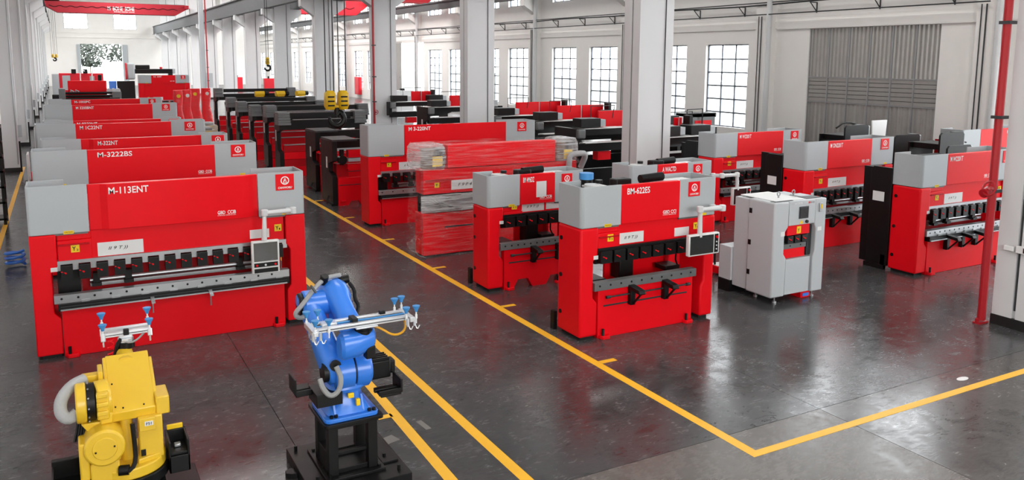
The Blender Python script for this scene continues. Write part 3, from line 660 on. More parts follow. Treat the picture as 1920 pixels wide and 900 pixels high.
control(t, wd, [(2.16, -.05, 1.86), (2.22, -.25, 1.88), (2.62, -.28, 1.88), (2.64, -.28, 1.55)], (2.5, 3.02, 1.22, 1.6), 'wide')
t, wd = press('large red press brake behind the film-wrapped machine', 6.75, 11.68, 19.85, 2.6, 1.8, .98, .94, 'M 3-220NT', fine=1, txt_x=.12, txt_w=.62, clamps=15, chamf=False, backfrac=.95, tops=False)
GR = 'press brakes in the right-hand block'
press('red press brake furthest right, beside the nearest column, with black guard plate', 14.85, 18.0, 10.1, 2.46, 1.8, .8, .75, 'M W2201T', fine=1, txt_x=.06, txt_w=.42, clamps=10, group=GR, chamf=False, guard=1, sup=(.9, 1.4, 1.85), tops=False)
press('red press brake behind the grey electric press, right-hand block', 14.55, 17.6, 12.75, 2.5, 1.84, .72, .82, 'M ON2201T', fine=1, txt_x=.06, txt_w=.42, clamps=11, group=GR, chamf=False, guard=1, sup=(.95, 1.55), tops=False)
press('red press brake at the back of the right-hand block, under the window', 14.95, 18.2, 16.1, 2.4, 1.75, .8, .75, 'M W2201T', fine=1, txt_x=.06, txt_w=.42, clamps=10, group=GR, chamf=False, guard=1, tops=False)

# film-wrapped press brake
t = thing('wrapped_press_brake', 'red press brake wrapped in clear stretch film with bulging covered cylinder ends', 'press brake', (6.66, 16.1, 0))
WW = 4.0
box('bed', RED, t, .04, WW, .04, .5, .03, .95, .01); box('trim_strip', DGREY, t, .55, WW-.6, .03, .045, .62, .65)
box('middle_panel', RED, t, .06, WW, .06, .5, 1.38, 1.92, .01); box('shelf_lip', DRED, t, .1, .75, .0, .06, 1.68, 1.7)
box('upper_panel', RED, t, .62, WW-.62, .02, .3, 1.94, 2.44, .01); box('tool_beam', BLACK, t, .1, WW-.05, .12, .4, 1.15, 1.36)
box('die_rail', STEEL, t, .1, WW-.05, .06, .3, 1.02, 1.08); box('back_plate', BLACK, t, .1, WW-.05, .45, .5, .95, 1.4)
for x in (.28, WW-.36):
    MB().cyl((x, .3, 1.9), (x, .3, 2.36), .17, 18).build('cylinder', BRONZE, t); box('valve_block', BLACK, t, x+.14, x+.3, .1, .4, 1.95, 2.38, .02)
    box('warning_plate', YSIGN, t, x+.0, x+.24, .06, .07, 1.98, 2.2)
box('name_plate', WHITE, t, .72, 1.4, .05, .06, 1.45, 1.66); text('F 9 P 4', t, .88, .045, 1.52, .34, .07, INK, shear=.3)
s = box('axis_label', YSIGN, t, .32, .43, .05, .06, 1.52, 1.63); text('Y', s, .345, .046, 1.545, .05, .06, INK, bold=.03)
MB().tube([(WW-.35, -.15, 1.55), (WW-.35, -.15, 2.0), (WW-.3, -.15, 2.1), (WW+.05, -.15, 2.12), (WW+.15, -.1, 2.05), (WW+.15, .1, 1.75)], .07, 12, 1).build('control_arm', SLEEVE, t, label='control arm wrapped in cloudy film')
def film_hull():
    m = MB(); rnd = random.Random(3); nx, nz = 46, 30
    outline = [(-.02, -.0), (WW+.04, 0), (WW+.04, 1.9), (WW-.1, 2.1), (WW-.3, 2.48), (.45, 2.48), (.05, 2.4), (-.05, 2.2), (-.02, 1.9)]
    from mathutils import noise
    def side(y, sgn):
        base = len(m.v); vs = []
        for j in range(nz+1):
            z = 2.47*j/nz
            xl = -.04+(0 if z < 2.25 else (z-2.25)*1.2); xr = WW+.05-(0 if z < 1.9 else (z-1.9)*.75)
            for i in range(nx+1):
                x = xl+(xr-xl)*i/nx; d = noise.noise((x*2.1, z*7, y*3))*.022+noise.noise((x*9, z*11, 4))*.01
                if 1.0 < z < 1.36: d -= .04*sgn*-1*0
                vs.append((x, y+sgn*(.02+d), z))
        fs = [(j*(nx+1)+i, j*(nx+1)+i+1, (j+1)*(nx+1)+i+1, (j+1)*(nx+1)+i) for j in range(nz) for i in range(nx)]
        m.add(vs, fs)
    side(-.02, -1)
    def flank(x_of, sgn):
        vs = []; ny = 12
        for j in range(nz+1):
            z = 2.47*j/nz
            for i in range(ny+1):
                y = -.03+.75*i/ny; d = noise.noise((y*8, z*6, x_of(z)))*.03+noise.noise((y*20, z*9, 2))*.012
                vs.append((x_of(z)+sgn*d, y, z))
        m.add(vs, [(j*(ny+1)+i, j*(ny+1)+i+1, (j+1)*(ny+1)+i+1, (j+1)*(ny+1)+i) for j in range(nz) for i in range(ny)])
    flank(lambda z: -.04+(0 if z < 2.25 else (z-2.25)*1.2)-(.18*max(0, .35-z) if z < .35 else 0), -1)
    flank(lambda z: WW+.05-(0 if z < 1.9 else (z-1.9)*.75), 1)
    vs = []; ny = 10
    for i in range(nx+1):
        for j in range(ny+1):
            x = .22+(WW-.58)*i/nx; y = -.03+.75*j/ny; vs.append((x, y, 2.47+.04*noise.noise((x*3, y*5, 7))))
    m.add(vs, [(i*(ny+1)+j, i*(ny+1)+j+1, (i+1)*(ny+1)+j+1, (i+1)*(ny+1)+j) for i in range(nx) for j in range(ny)])
    return m
film_hull().build('plastic_film', FILM, t, label='clear wrinkled stretch film')
from mathutils import noise as _nz
def bulge(xa, xb, za, zb, out):
    m = MB(); ring = []
    for f, k in ((0, .94), (.15, 1.0), (.5, 1.04), (.85, 1.0), (1, .86)):
        z = za+(zb-za)*f; secs = []
        for i in range(36):
            a = 2*math.pi*i/36; ca, sa = math.cos(a), math.sin(a)
            x = (xa+xb)/2+(xb-xa)/2*k*math.copysign(abs(ca)**.5, ca); y = .34+.42*k*math.copysign(abs(sa)**.5, sa)
            d = .03*_nz.noise((x*6, y*6, z*4)); secs.append(Vector((x+d, y+d, z+d*.5)))
        ring.append(secs)
    return m.rings(ring)
bulge(-.1, .6, 1.92, 2.47, -1).build('film_bulge', FILM2, t, label='cloudy bunched film over the left cylinder'); bulge(WW-.58, WW+.02, 1.94, 2.46, 1).build('film_bulge', FILM2, t, label='cloudy bunched film over the right cylinder')
MB().box(-.05, WW*.35, -.075, -.045, 1.0, 1.38).build('film_wad', FILM2, t, .02)
# loose gathers of film at the tool opening and at the foot
m = MB(); rnd = random.Random(9)
for k in range(16):
    x = .05+.055*k; z = 1.25+rnd.uniform(-.15, .1)
    m.tube([(x-.1, -.05, z+.12), (x, -.09-.03*rnd.random(), z), (x+.25, -.06, z-.1-.1*rnd.random()), (x+.5, -.04, z-.16)], .012+.01*rnd.random(), 5, 1)
m.build('film_gather', FILM, t); m = MB()
for k in range(9): m.tube([(-.08-.02*k % .05, .1+.05*k, .5-.03*k), (-.16-.01*k, .05+.04*k, .3), (-.1, .02+.04*k, .06), (.05, -.06, .02)], .012, 5, 1)
m.build('film_gather', FILM, t)

# grey electric press
t = thing('electric_press', 'compact light grey electric press with lifting eyes, on thin feet', 'press', (10.78, 10.05, 0))
EW, ED, EH = 1.30, .62, 1.84
op = [(.34, .82), (.28, .90), (.28, 1.28), (.36, 1.38), (.90, 1.38), (1.0, 1.3), (1.0, .88), (.94, .80)]
m = MB(); m.prism([(0, .12), (.34, .12), (.34, .82), (.28, .90), (.28, 1.28), (.36, 1.38), (.36, EH), (0, EH)], 'y', 0, ED)
m.build('left_housing', PRESSG, t, .03, seg=3)
MB().prism([(1.02, .12), (EW, .12), (EW, EH), (1.02, EH), (1.02, 1.38), (1.06, 1.3), (1.06, .88), (1.02, .78)], 'y', 0, ED).build('right_housing', PRESSG, t, .015)
box('head_panel', PRESSG, t, .362, 1.015, .0, .25, 1.40, EH, .01); box('lower_panel', PRESSG, t, .345, .96, .01, .3, .14, .79, .008)
box('red_ram', RED, t, .365, .92, .03, .2, 1.22, 1.395); s = box('axis_label', YSIGN, t, .60, .70, .02, .03, 1.24, 1.37); text('Y', s, .615, .018, 1.27, .05, .06, INK, bold=.03)
box('red_bed', RED, t, .30, .86, .06, .2, .80, .97); box('die_rail', FRAMEG, t, .31, .88, .05, .2, .97, 1.06, .004)
m = MB().cyl((.48, .046, 1.02), (.48, .055, 1.02), .016, 8).cyl((.74, .046, 1.02), (.74, .055, 1.02), .016, 8); m.build('rail_bolt', BLACK, t)
for q in range(3):
    c = box('clamp', BLACK, t, .36+.18*q, .50+.18*q, -.0, .12, 1.08, 1.21, .005); put('clamp_lever', LEVER, c, (.40+.18*q, .02, 1.16))
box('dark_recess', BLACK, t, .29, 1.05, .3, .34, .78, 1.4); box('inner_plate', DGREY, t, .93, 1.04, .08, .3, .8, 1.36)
d = box('display', DGREY, t, .60, .84, -.012, 0, 1.51, 1.73, .006); box('screen', SCREEN, d, .62, .82, -.016, -.012, 1.53, 1.71)
MB().cyl((.80, -.03, 1.45), (.80, 0, 1.45), .03, 12).build('rotary_knob', BLACK, t); MB().prism([(.63, 1.42), (.72, 1.42), (.675, 1.49)], 'y', -.006, 0).build('warning_sign', YSIGN, t)
text('MINI CENTER', t, .48, -.004, 1.775, .2, .03, WINK); text('ED', t, .83, -.004, 1.775, .06, .035, RED, bold=.03); text('M-25', t, .9, -.004, 1.775, .08, .028, INK)
box('safety_label', WHITE, t, .17, .27, -.004, 0, 1.23, 1.31); box('safety_label', WHITE, t, 1.1, 1.2, -.004, 0, 1.25, 1.32)
k = box('key_switch', STEEL, t, 1.1, 1.18, -.03, 0, 1.6, 1.76, .006); box('key_tag', YSIGN, k, 1.125, 1.165, -.034, -.03, 1.66, 1.74)
box('top_plate', WHITE, t, .12, .82, .1, .95, EH-.0, EH+.012); box('vent_grille', DGREY, t, .05, .5, .05, .16, EH, EH+.008); box('vent_grille', DGREY, t, .88, 1.24, .08, .3, EH, EH+.008)
for x, y in ((.45, .35), (.86, .38)):
    MB().tube([(x+.035*math.sin(a), y, EH+.085+.035*math.cos(a)) for a in [i*.5236 for i in range(13)]], .011, 6).cyl((x, y, EH), (x, y, EH+.05), .016, 8).build('lifting_eye', STEEL, t)
box('side_body', PRESSG, t, .02, EW-.02, ED, .98, .14, EH-.02, .01); box('rear_box', PRESSG, t, -.02, EW-.1, .985, 1.3, .22, .86, .01); box('rear_skirt', BLACK, t, -.04, EW-.2, 1.0, 1.28, .0, .22)
hg = MB().box(-.012, .004, -.03, .03, 0, .09).mesh('side_hinge', BLACK)
for z in (.45, 1.0, 1.58): put('side_hinge', hg, t, (0, ED-.06, z))
for x, y in ((.2, .1), (1.15, .1), (.05, 1.1), (.2, .55), (1.15, .55)):
    MB().cyl((x, y, 0), (x, y, .03), .04, 10).cyl((x, y, .03), (x, y, .15), .014, 8).build('levelling_foot', STEEL, t)
t = thing('foot_pedal', 'red and blue foot pedal on the floor beneath the grey press', 'pedal', (11.62, 10.12, 0))
MB().prism([(0, 0), (.32, 0), (.32, .05), (.22, .12), (0, .12)], 'x', 0, .24).build('pedal_guard', RED, t, .01); box('pedal_plate', BLUE, t, .04, .2, -.012, -.0, .03, .09, .005)
t = thing('foot_pedal', 'red foot switch trolley with white top and black lever beside the front small press', 'pedal', (11.35, 12.0, 0))
box('trolley_body', RED, t, 0, .42, 0, .3, .04, .19, .015); box('white_top', WHITE, t, .03, .39, .03, .27, .19, .2)
for x in (.08, .34): MB().cyl((x, -.03, .05), (x, .0, .05), .05, 12).build('wheel', RUBBER, t)
MB().tube([(.06, .15, .2), (.05, .15, .5), (.08, .15, .62), (.16, .13, .66)], .02, 8, 1).build('lever', BLACK, t)
# ------------------------------------------------------------ unfinished black machine frames
def oriented(t, o):
    """child built in world coordinates, moved into its thing's frame"""
    o.location = tuple(-c for c in t.location); return o
def frame(label, x0, x1, yf, H, group, style):
    t = thing('unfinished_press', label, 'machine frame', (x0, yf, 0), 0, group); Wd = x1-x0
    dp = .85 if style == 'shear' else 1.25
    thr = [(.05, .05), (dp, .05), (dp, H-.05), (.0, H-.05), (.0, H-.62), (.42, H-.72), (.42, .98), (.05, .88)]
    sp = MB().prism(thr, 'x', 0, .14).build('side_plate', BLACK, t, .008); inst(sp, t, (Wd-.14, 0, 0))
    box('plate_label', WHITE, sp, -.006, 0, .55, .68, H*.55, H*.72)
    for x in (-.04, Wd-.16): box('foot_block', BLACK, t, x, x+.2, .1, .4, 0, .05)
    if style == 'shear':
        for x in (-.06, Wd-.42):
            m = MB()
            for k in range(5): m.box(x, x+.46-.012*k, -.08+.01*(k % 2), .46, H-.44+k*.095, H-.36+k*.095)
            m.box(x+.02, x+.42, -.05, .42, H-.44, H+.03).build('cylinder_block', FRAMEG, t, .006)
        box('top_beam', BLACK, t, .44, Wd-.44, .1, .3, H-.2, H-.02); box('ram_beam', BLACK, t, .16, Wd-.16, .02, .12, H-.62, H-.28)
        box('beam_lip', STEEL, t, .5, Wd-.7, .0, .14, H-.26, H-.245)
        z = 0
        for k, h in enumerate((.36, .27, .27, .24)):
            box('bed_panel', DRED if k % 2 else RED, t, .16, Wd-.16, .06+.02*k, .2+.02*k, z, z+h-.012); z += h
        box('table_edge', STEEL, t, .2, Wd-.2, .1, .3, z, z+.02)
    elif style == 'low':
        box('top_plate', DGREY, t, .0, .75, .0, 1.2, H-.05, H); box('top_beam', BLACK, t, .14, Wd-.14, .5, .7, H-.3, H-.05)
        c0 = .45
        MB().prism([(.15, 0), (c0, 0), (c0+.08, .13), (c0+.3, .13), (c0+.38, 0), (Wd-.15, 0), (Wd-.15, .82), (.15, .82)], 'y', .0, .12).build('bed', RED, t)
        box('trim_strip', DGREY, t, .18, Wd-.16, -.006, .0, .6, .62); box('grey_beam', GREY, t, .5, Wd-.15, .1, .3, 1.28, 1.38)
        box('red_ram', RED, t, .5, Wd-.15, .1, .3, 1.4, 1.62); box('red_post', DRED, t, .2, .55, .3, .6, .82, 1.2); box('red_bar', RED, t, .5, Wd-.15, .2, .4, 1.05, 1.2)
        MB().cyl((.3, -.03, 1.35), (.3, .2, 1.35), .13, 14).cyl((.3, .1, 1.2), (.3, .1, 1.65), .07, 10).build('clutch_unit', BLACK, t)
        MB().tube([(-.03, .4, .25), (-.1, .3, .15), (-.05, .15, .08), (0, .05, .05)], .03, 8).build('drain_hose', BLACK, t)
        MB().cyl((.2, -.06, .14), (.34, -.06, .14), .025, 8).build('clevis', RED, t)
    else:
        for x in (.2, Wd-1.2):
            box('top_box', BLACK, t, x, x+.75, .0, .5, H-.02, H+.26, .01); box('end_cap', GREY, t, x+.75, x+.95, .02, .48, H-.0, H+.22, .01)
        box('grey_knuckle', FRAMEG, t, .02, .3, -.14, .1, H-.35, H-.06, .04)
        box('top_beam', BLACK, t, .14, Wd-.14, .1, .35, H-.28, H-.06); box('white_shelf', WHITE, t, .3, Wd-.3, -.1, .35, H-.06, H-.045)
        box('lower_shelf', WHITE, t, .35, Wd-.3, -.05, .3, H-.52, H-.50); box('ram_beam', BLACK, t, .14, Wd-.14, .15, .4, H-.8, H-.54)
        box('red_housing', RED, t, 1.0, 1.5, .2, .5, H-1.1, H-.82); box('bed', BLACK, t, .14, Wd-.14, .1, .25, .1, .85)
        pan = box('rear_panel', RED, t, 1.55, Wd-.7, 1.0, 1.06, H-.25, H+.42, .01, label='bright red rear panel')
        box('panel_joint', GREY, pan, (1.55+Wd-.7)/2, (1.55+Wd-.7)/2+.03, .985, 1.0, H-.25, H+.42)
        MB().tube([(.9, .5, H+.1), (.9, .5, H+.62), (1.9, .6, H+.62), (1.9, .7, H+.2)], .016, 6).build('lifting_bar', DGREY, t)
        MB().box(Wd-.75, Wd-.62, .6, .9, H-.0, H+.5).build('end_bracket', BLACK, t, .01)
        box('paper', WHITE, t, 1.1, 1.7, -.08, .25, H-.045, H-.03)
    return t
GF = 'black machine frames standing in the left bay'
frame('low black frame with red bed, nearest of the frames beyond the wrapped machine', 6.78, 9.6, 23.1, 1.95, GF, 'low')
frame('second low black frame with red bed, just left of the nearest one', 7.05, 9.9, 25.9, 1.98, GF, 'low')
for i, (x0, x1, y, H, lab) in enumerate((
        (6.8, 10.0, 29.7, 2.33, 'black shear frame with stacked red bed panels, nearest of the tall frames'),
        (7.0, 11.1, 32.6, 2.42, 'black shear frame second of the tall ones, grey ribbed block beside the large hook'),
        (6.95, 10.9, 35.2, 2.3, 'black shear frame third of the tall ones, partly behind the second'),
        (6.95, 10.9, 38.2, 2.3, 'black shear frame fourth of the tall ones, slim grey post visible'),
        (7.0, 11.2, 41.0, 2.36, 'black shear frame fifth of the tall ones, near the yellow machine parts'),
        (7.3, 11.6, 46.5, 2.62, 'furthest black shear frame with light grey corner blocks and a long top beam'))):
    frame(lab, x0, x1, y, H, GF, 'shear')
GN = 'black press frames in the right bay'
for x0, x1, y, H, lab in ((14.75, 17.3, 18.35, 2.15, 'black frame in the right bay, nearest one, mostly behind the second column'),
                          (14.0, 18.6, 21.3, 2.2, 'black frame with red rear panel in the right bay, just left of the second column'),
                          (14.4, 18.7, 24.5, 2.2, 'black frame with red rear panel beside the grey cover of the large press'),
                          (14.6, 19.0, 28.0, 2.15, 'black frame with red rear panel behind the large press, below the windows'),
                          (14.2, 18.0, 33.6, 2.2, 'black frame seen left of the third column, with white shelves'),
                          (13.9, 17.2, 37.6, 2.25, 'furthest black frame in the right bay, between third and fourth columns')):
    frame(lab, x0, x1, y, H, GN, 'press')
# yellow motors lying on the far frames
for i, x in enumerate((8.6, 9.6, 10.6)):
    t = thing('gear_motor', '%s yellow and black gear motor on the far black frames' % ('left', 'middle', 'right')[i], 'motor', (x, 40.9, 2.41), .2*i, 'yellow gear motors on the far frames')
    MB().cyl((-.35, .1, .14), (.1, .1, .14), .13, 14).build('motor_body', HOOKY, t); MB().cyl((.1, .1, .14), (.32, .1, .14), .1, 14).build('fan_cover', BLACK, t); box('base_bracket', HOOKY, t, -.3, .05, -.02, .22, 0, .04)
# frames seen end-on behind the right-hand presses
def endon(label, x, y, w, H, extra, grp='black frames behind the right-hand presses'):
    t = thing('unfinished_press', label, 'machine frame', (x, y, 0), 0, grp)
    MB().prism([(0, .0), (w, .0), (w, H-.06), (w-.06, H), (.07, H), (0, H-.07)], 'y', 0, .05).build('end_plate', BLACK, t, .006)
    MB().prism([(0, .0), (w, .0), (w, H-.3), (0, H-.3)], 'y', 0.85, .9).build('end_plate', BLACK, t); box('cross_beam', BLACK, t, .1, w-.05, .05, .85, H-.45, H-.3, .01)
    box('end_cap', GREY, t, w-.02, w+.12, .06, .3, H-.34, H-.04, .01)
    if extra == 'white': 
        MB().prism([(w+.25, H-.9), (w+.95, H-.9), (w+.88, H-.45), (w+.93, H+.1), (w+.25, H+.1), (w+.3, H-.45)], 'y', .1, .14).build('white_plate', WHITE, t, .02)
        MB().cyl((w-.1, .3, H-.4), (w-.1, .3, H-.02), .17, 14).build('accumulator', FRAMEG, t)
        MB().tube([(w-.9, .4, H-.1), (w-.6, .4, H+.05), (w-.2, .4, H+.02), (w, .3, H-.1)], .025, 6, 1).build('hose', BLACK, t)
        MB().cyl((w+1.0, .4, H-.9), (w+1.0, .4, H), .13, 12).build('pump', BLACK, t)
    elif extra == 'label': box('plate_label', WHITE, t, w*.42, w*.62, -.006, 0, H-.42, H-.2)
    else:
        for k in range(3): MB().tube([(w*.6, .2+.1*k, H-.28+.03*k), (w*.9, .1+.1*k, H-.22), (w+.25, .1+.1*k, H-.3+.05*k)], .022, 6, 1).build('hose', STEEL if k % 2 else BLACK, t)
        MB().cyl((w+.05, .3, H-.5), (w+.05, .3, H-.02), .12, 14).build('accumulator', FRAMEG, t)
endon('black end-on frame with white shaped plate, behind the middle right-hand press', 19.35, 15.6, 1.0, 2.5, 'white')
endon('black end-on frame with sloping flank, between the two right-hand presses', 20.15, 14.6, 1.1, 2.28, 'hose')
endon('black end-on frame with a white label, behind the furthest right press', 18.55, 12.0, .95, 2.3, 'label')
endon('black end-on frame with hoses, highest one near the right wall panel', 19.6, 12.9, 1.0, 2.5, 'hose')
press('red press brake at the right edge, its top panel showing behind the nearest pipe', 21.0, 24.4, 13.2, 2.5, 1.8, .8, .75, 'M W2201T', fine=0, clamps=6, txt_x=1.2, txt_w=.4, group=GR, chamf=False, tops=False)
t = thing('drill_unit', 'grey and red machine head with a bar handle before the bright window', 'machine', (18.9, 22.0, 0))
box('stand', BLACK, t, 0, 1.6, 0, .6, 0, 1.95, .01); box('head', FRAMEG, t, .1, 1.5, .0, .5, 1.95, 2.45, .02); box('red_cover', RED, t, .55, 1.3, -.02, 0, 2.0, 2.2); box('head_cap', BLACK, t, .1, 1.55, .0, .5, 2.3, 2.46, .02)
MB().tube([(.1, -.1, 2.0), (.1, -.1, 2.6), (.8, -.1, 2.62), (.8, -.1, 1.95)], .025, 8).build('bar_handle', DGREY, t)
# right-bay odds and ends
t = thing('partition', 'pale cream partition cabinet by the far right wall, left of the third column', 'cabinet', (20.65, 56, 0)); box('cabinet_body', WHITE, t, 0, 1.95, 0, .8, 0, 2.0, .02); box('door_seam', GREY, t, .95, .97, -.006, 0, .1, 1.95); box('top_box', BLACK, t, 1.0, 1.3, .1, .4, 2.0, 2.15, .02)
t = thing('control_desk', 'low grey control desk with red side, behind the grey press cover', 'desk', (18.0, 50, 0)); box('desk_body', GREY, t, .15, 1.05, 0, .8, 0, .95, .02); box('red_side', RED, t, 0, .14, 0, .8, 0, 1.0, .01); box('desk_panel', WHITE, t, .3, .9, -.02, 0, .4, .8)
t = thing('office_chair', 'dark swivel chair with light seat near the bright side doorway', 'chair', (26.6, 64, 0), 2.4)
MB().loft([((0, .22, .62), (.24, 0, 0), (0, .05, 0), 4), ((0, .27, .9), (.26, 0, 0), (0, .05, 0), 4), ((0, .3, 1.25), (.2, 0, 0), (0, .04, 0), 4)], 16).build('backrest', BLACK, t); box('seat', GREY, t, -.26, .26, -.26, .22, .46, .55, .03); MB().cyl((0, 0, .1), (0, 0, .46), .035, 10).build('gas_column', BLACK, t)
for k in range(5): MB().bar((0, 0, .1), (.3*math.cos(k*1.257), .3*math.sin(k*1.257), .05), .05, .04).build('base_arm', BLACK, t)
for s in (-1, 1): MB().tube([(s*.28, -.1, .5), (s*.3, -.1, .72), (s*.3, .15, .74)], .02, 6).build('armrest', BLACK, t)
for i, (x, y, z1, w_, lab) in enumerate(((20.0, 94, 2.0, 1.5, 'red cabinet seen between far columns, wider one'), (20.0, 111.8, 1.75, 1.0, 'narrow red cabinet seen between columns, further left'))):
    t = thing('fire_cabinet', lab, 'cabinet', (x, y, 0)); box('cabinet_body', CRY, t, 0, w_, 0, .5, .1, z1, .02); box('cabinet_door', CRY, t, .05, w_-.05, -.03, 0, .15, z1-.05, .01); box('plinth', BLACK, t, .02, w_-.02, .02, .48, 0, .1); MB().cyl((w_*.3, -.05, z1), (w_*.3, -.05, z1+.25), .09, 10).build('alarm', BLACK, t)
t = thing('hydrant_cabinet', 'tall red hydrant cabinet on the right wall, right of the large hook ropes', 'cabinet', (28.2, 85.5, .4)); box('cabinet_body', CRY, t, 0, .28, 0, 1.6, 0, 1.9, .02); box('cabinet_door', CRY, t, -.03, 0, .1, 1.5, .1, 1.8, .01)

# ------------------------------------------------------------ machines at the far end of the left bay
t = thing('roller_machine', 'red film-covered plate shear with black roller bars at the far end of the left row', 'machine', (.1, 56, 0))
MB().prism([(0, 1.9), (.15, 1.9), (.55, 2.75), (.35, 2.85), (0, 2.85)], 'x', .25, 2.35).build('red_hood', RED, t, .02)
for z, y in ((2.12, -.3), (1.95, -.45), (1.78, -.55)): MB().cyl((.1, y, z), (3.0, y, z), .075, 12).build('roller_bar', BLACK, t)
box('body', DRED, t, .2, 2.5, .0, 1.0, .1, 1.9, .02); box('end_frame', FRAMEG, t, -.25, .1, -.6, .8, 0, 2.4, .02); box('end_frame', FRAMEG, t, 2.6, 3.1, -.6, .8, 0, 2.2, .02)
for k in range(3): MB().cyl((2.45+.25*k, -.2, 2.25), (2.45+.25*k, .1, 2.25), .14, 12).build('gear_end', STEEL, t)
for x in (.35, .62): MB().tube([(x, -.1, 2.05), (x+.05, -.15, 2.3), (x+.2, -.1, 2.2)], .05, 8).build('film_wrap', SLEEVE, t)
for x in (.55, 1.95): MB().cyl((x, .2, 2.6), (x, .33, 2.66), .05, 10).build('bolt_cap', STEEL, t)
box('motor_block', BLACK, t, 1.9, 2.1, .2, .4, 2.85, 3.2, .02); box('cover_plate', FRAMEG, t, 3.1, 4.2, -.5, .5, 1.5, 1.62)
t = thing('rear_machine', 'red and grey machine with two curved lifting pipes behind the roller machine', 'machine', (-.45, 67, 0))
box('grey_column', GREY, t, -.1, .35, 0, 1, 0, 3.05, .02); box('red_body', CRY, t, .35, 3.2, .1, 1, 0, 3.1, .03); box('grey_door', GREY, t, .55, 1.05, .06, .1, 1.9, 2.95, .01); box('grey_door', GREY, t, 2.3, 2.6, .06, .1, 1.9, 2.9, .01)
for x in (1.7, 2.45): MB().tube([(x, -.1, 1.8), (x, -.1, 3.2), (x+.12, -.1, 3.38), (x+.3, -.1, 3.25)], .04, 8, 1).build('curved_pipe', WHITE, t)
for x in (1.15, 1.9): box('valve_block', BLACK, t, x, x+.3, .0, .3, 3.1, 3.4, .02)
box('side_cabinet', BLACK, t, -.15, .3, -.6, 0, 0, 1.6, .02)
press('tall dark red press brake in the far left bay, beside the bright doorway', 4.55, 7.75, 60, 3.1, 2.55, .78, .9, 'M 10T', fine=0, txt_x=.15, txt_w=.5, clamps=5, group='far machines of the left bay', tops=False, chamf=False)
t = thing('gantry_machine', 'black gantry with grey head above the far red press brake', 'machine', (4.3, 68, 0))
box('grey_head', GREY, t, .1, .65, 0, .6, 2.6, 3.85, .12); box('red_edge', CRY, t, 0, .1, 0, .6, 2.6, 3.85, .05); box('gantry_arm', BLACK, t, .65, 3.3, .1, .6, 3.05, 3.4, .03); box('arm_motor', BLACK, t, .7, 1.7, .1, .5, 3.4, 3.7, .05)
box('arm_end', GREY, t, 3.3, 3.5, .1, .6, 3.05, 3.42, .03); box('black_base', BLACK, t, -.6, .6, 0, .8, 0, 2.5, .02); box('leg', BLACK, t, 3.0, 3.3, .1, .6, 0, 3.05, .02); MB().cyl((2.5, .3, 3.4), (2.5, .3, 3.55), .1, 10).build('beacon', CRY, t)
box('blue_cabinet', BLUE, t, -1.15, -.65, .1, .7, 1.6, 2.5, .02); box('cabinet_base', GREY, t, -1.15, -.65, .1, .7, 0, 1.55, .02)
for i, (x, y, w_, H, lab) in enumerate(((5.45, 47, .55, 2.55, 'red film-wrapped cylinder frame, leftmost of four'), (6.05, 48.5, .6, 2.5, 'red film-wrapped cylinder frame, second from the left'), (6.75, 50.5, .75, 2.5, 'red film-wrapped cylinder frame, third, with a yellow tag'), (7.45, 51, .6, 2.5, 'red film-wrapped cylinder frame, rightmost, beside the grey post'))):
    t = thing('wrapped_machine', lab, 'machine part', (x, y, 0), .15*(i % 2), 'red film-wrapped frames')
    MB().loft([((0, 0, 0), (w_*.55, 0, 0), (0, .3, 0), 4), ((.02, 0, H*.3), (w_*.5, 0, 0), (0, .28, 0), 3), ((-.03, 0, H*.6), (w_*.36, 0, 0), (0, .24, 0), 3), ((0, 0, H*.85), (w_*.42, 0, 0), (0, .24, 0), 4), ((0, 0, H), (w_*.4, 0, 0), (0, .2, 0), 4)], 18).build('body', RED, t)
    MB().loft([((0, 0, .02), (w_*.6, 0, 0), (0, .34, 0), 3), ((.05, 0, H*.3), (w_*.54, 0, 0), (0, .31, 0), 3), ((-.06, 0, H*.6), (w_*.4, 0, 0), (0, .27, 0), 3), ((0, 0, H*.99), (w_*.45, 0, 0), (0, .25, 0), 4)], 18).build('plastic_film', FILM, t)
    MB().cyl((0, -.27, H*.88), (.0, -.2, H*.88), .1, 12).build('port_cap', WHITE if i % 2 else HOOKY, t)
WOOD = mat('pale_crate_wood', (196, 186, 168), .7, var=.15, scale=8)
for i, (x, y, l, lab) in enumerate(((6.05, 44.6, 1.0, 'pale timber crate on the floor beside the fourth and fifth left presses'), (5.6, 41.5, .9, 'low pale crate with yellow packing, nearer of the two'))):
    t = thing('crate', lab, 'crate', (x, y, 0), .1)
    for k in range(3): box('slat', WOOD, t, 0, l, -.02, 0, .08+.24*k, .28+.24*k)
    box('crate_body', WOOD, t, .02, l-.02, 0, .8, .04, .8); box('packing', SLEEVE, t, .1, l-.15, .1, .7, .8, .95, .05); box('yellow_tag', YSIGN, t, .3, .7, -.03, -.02, .55, .75)
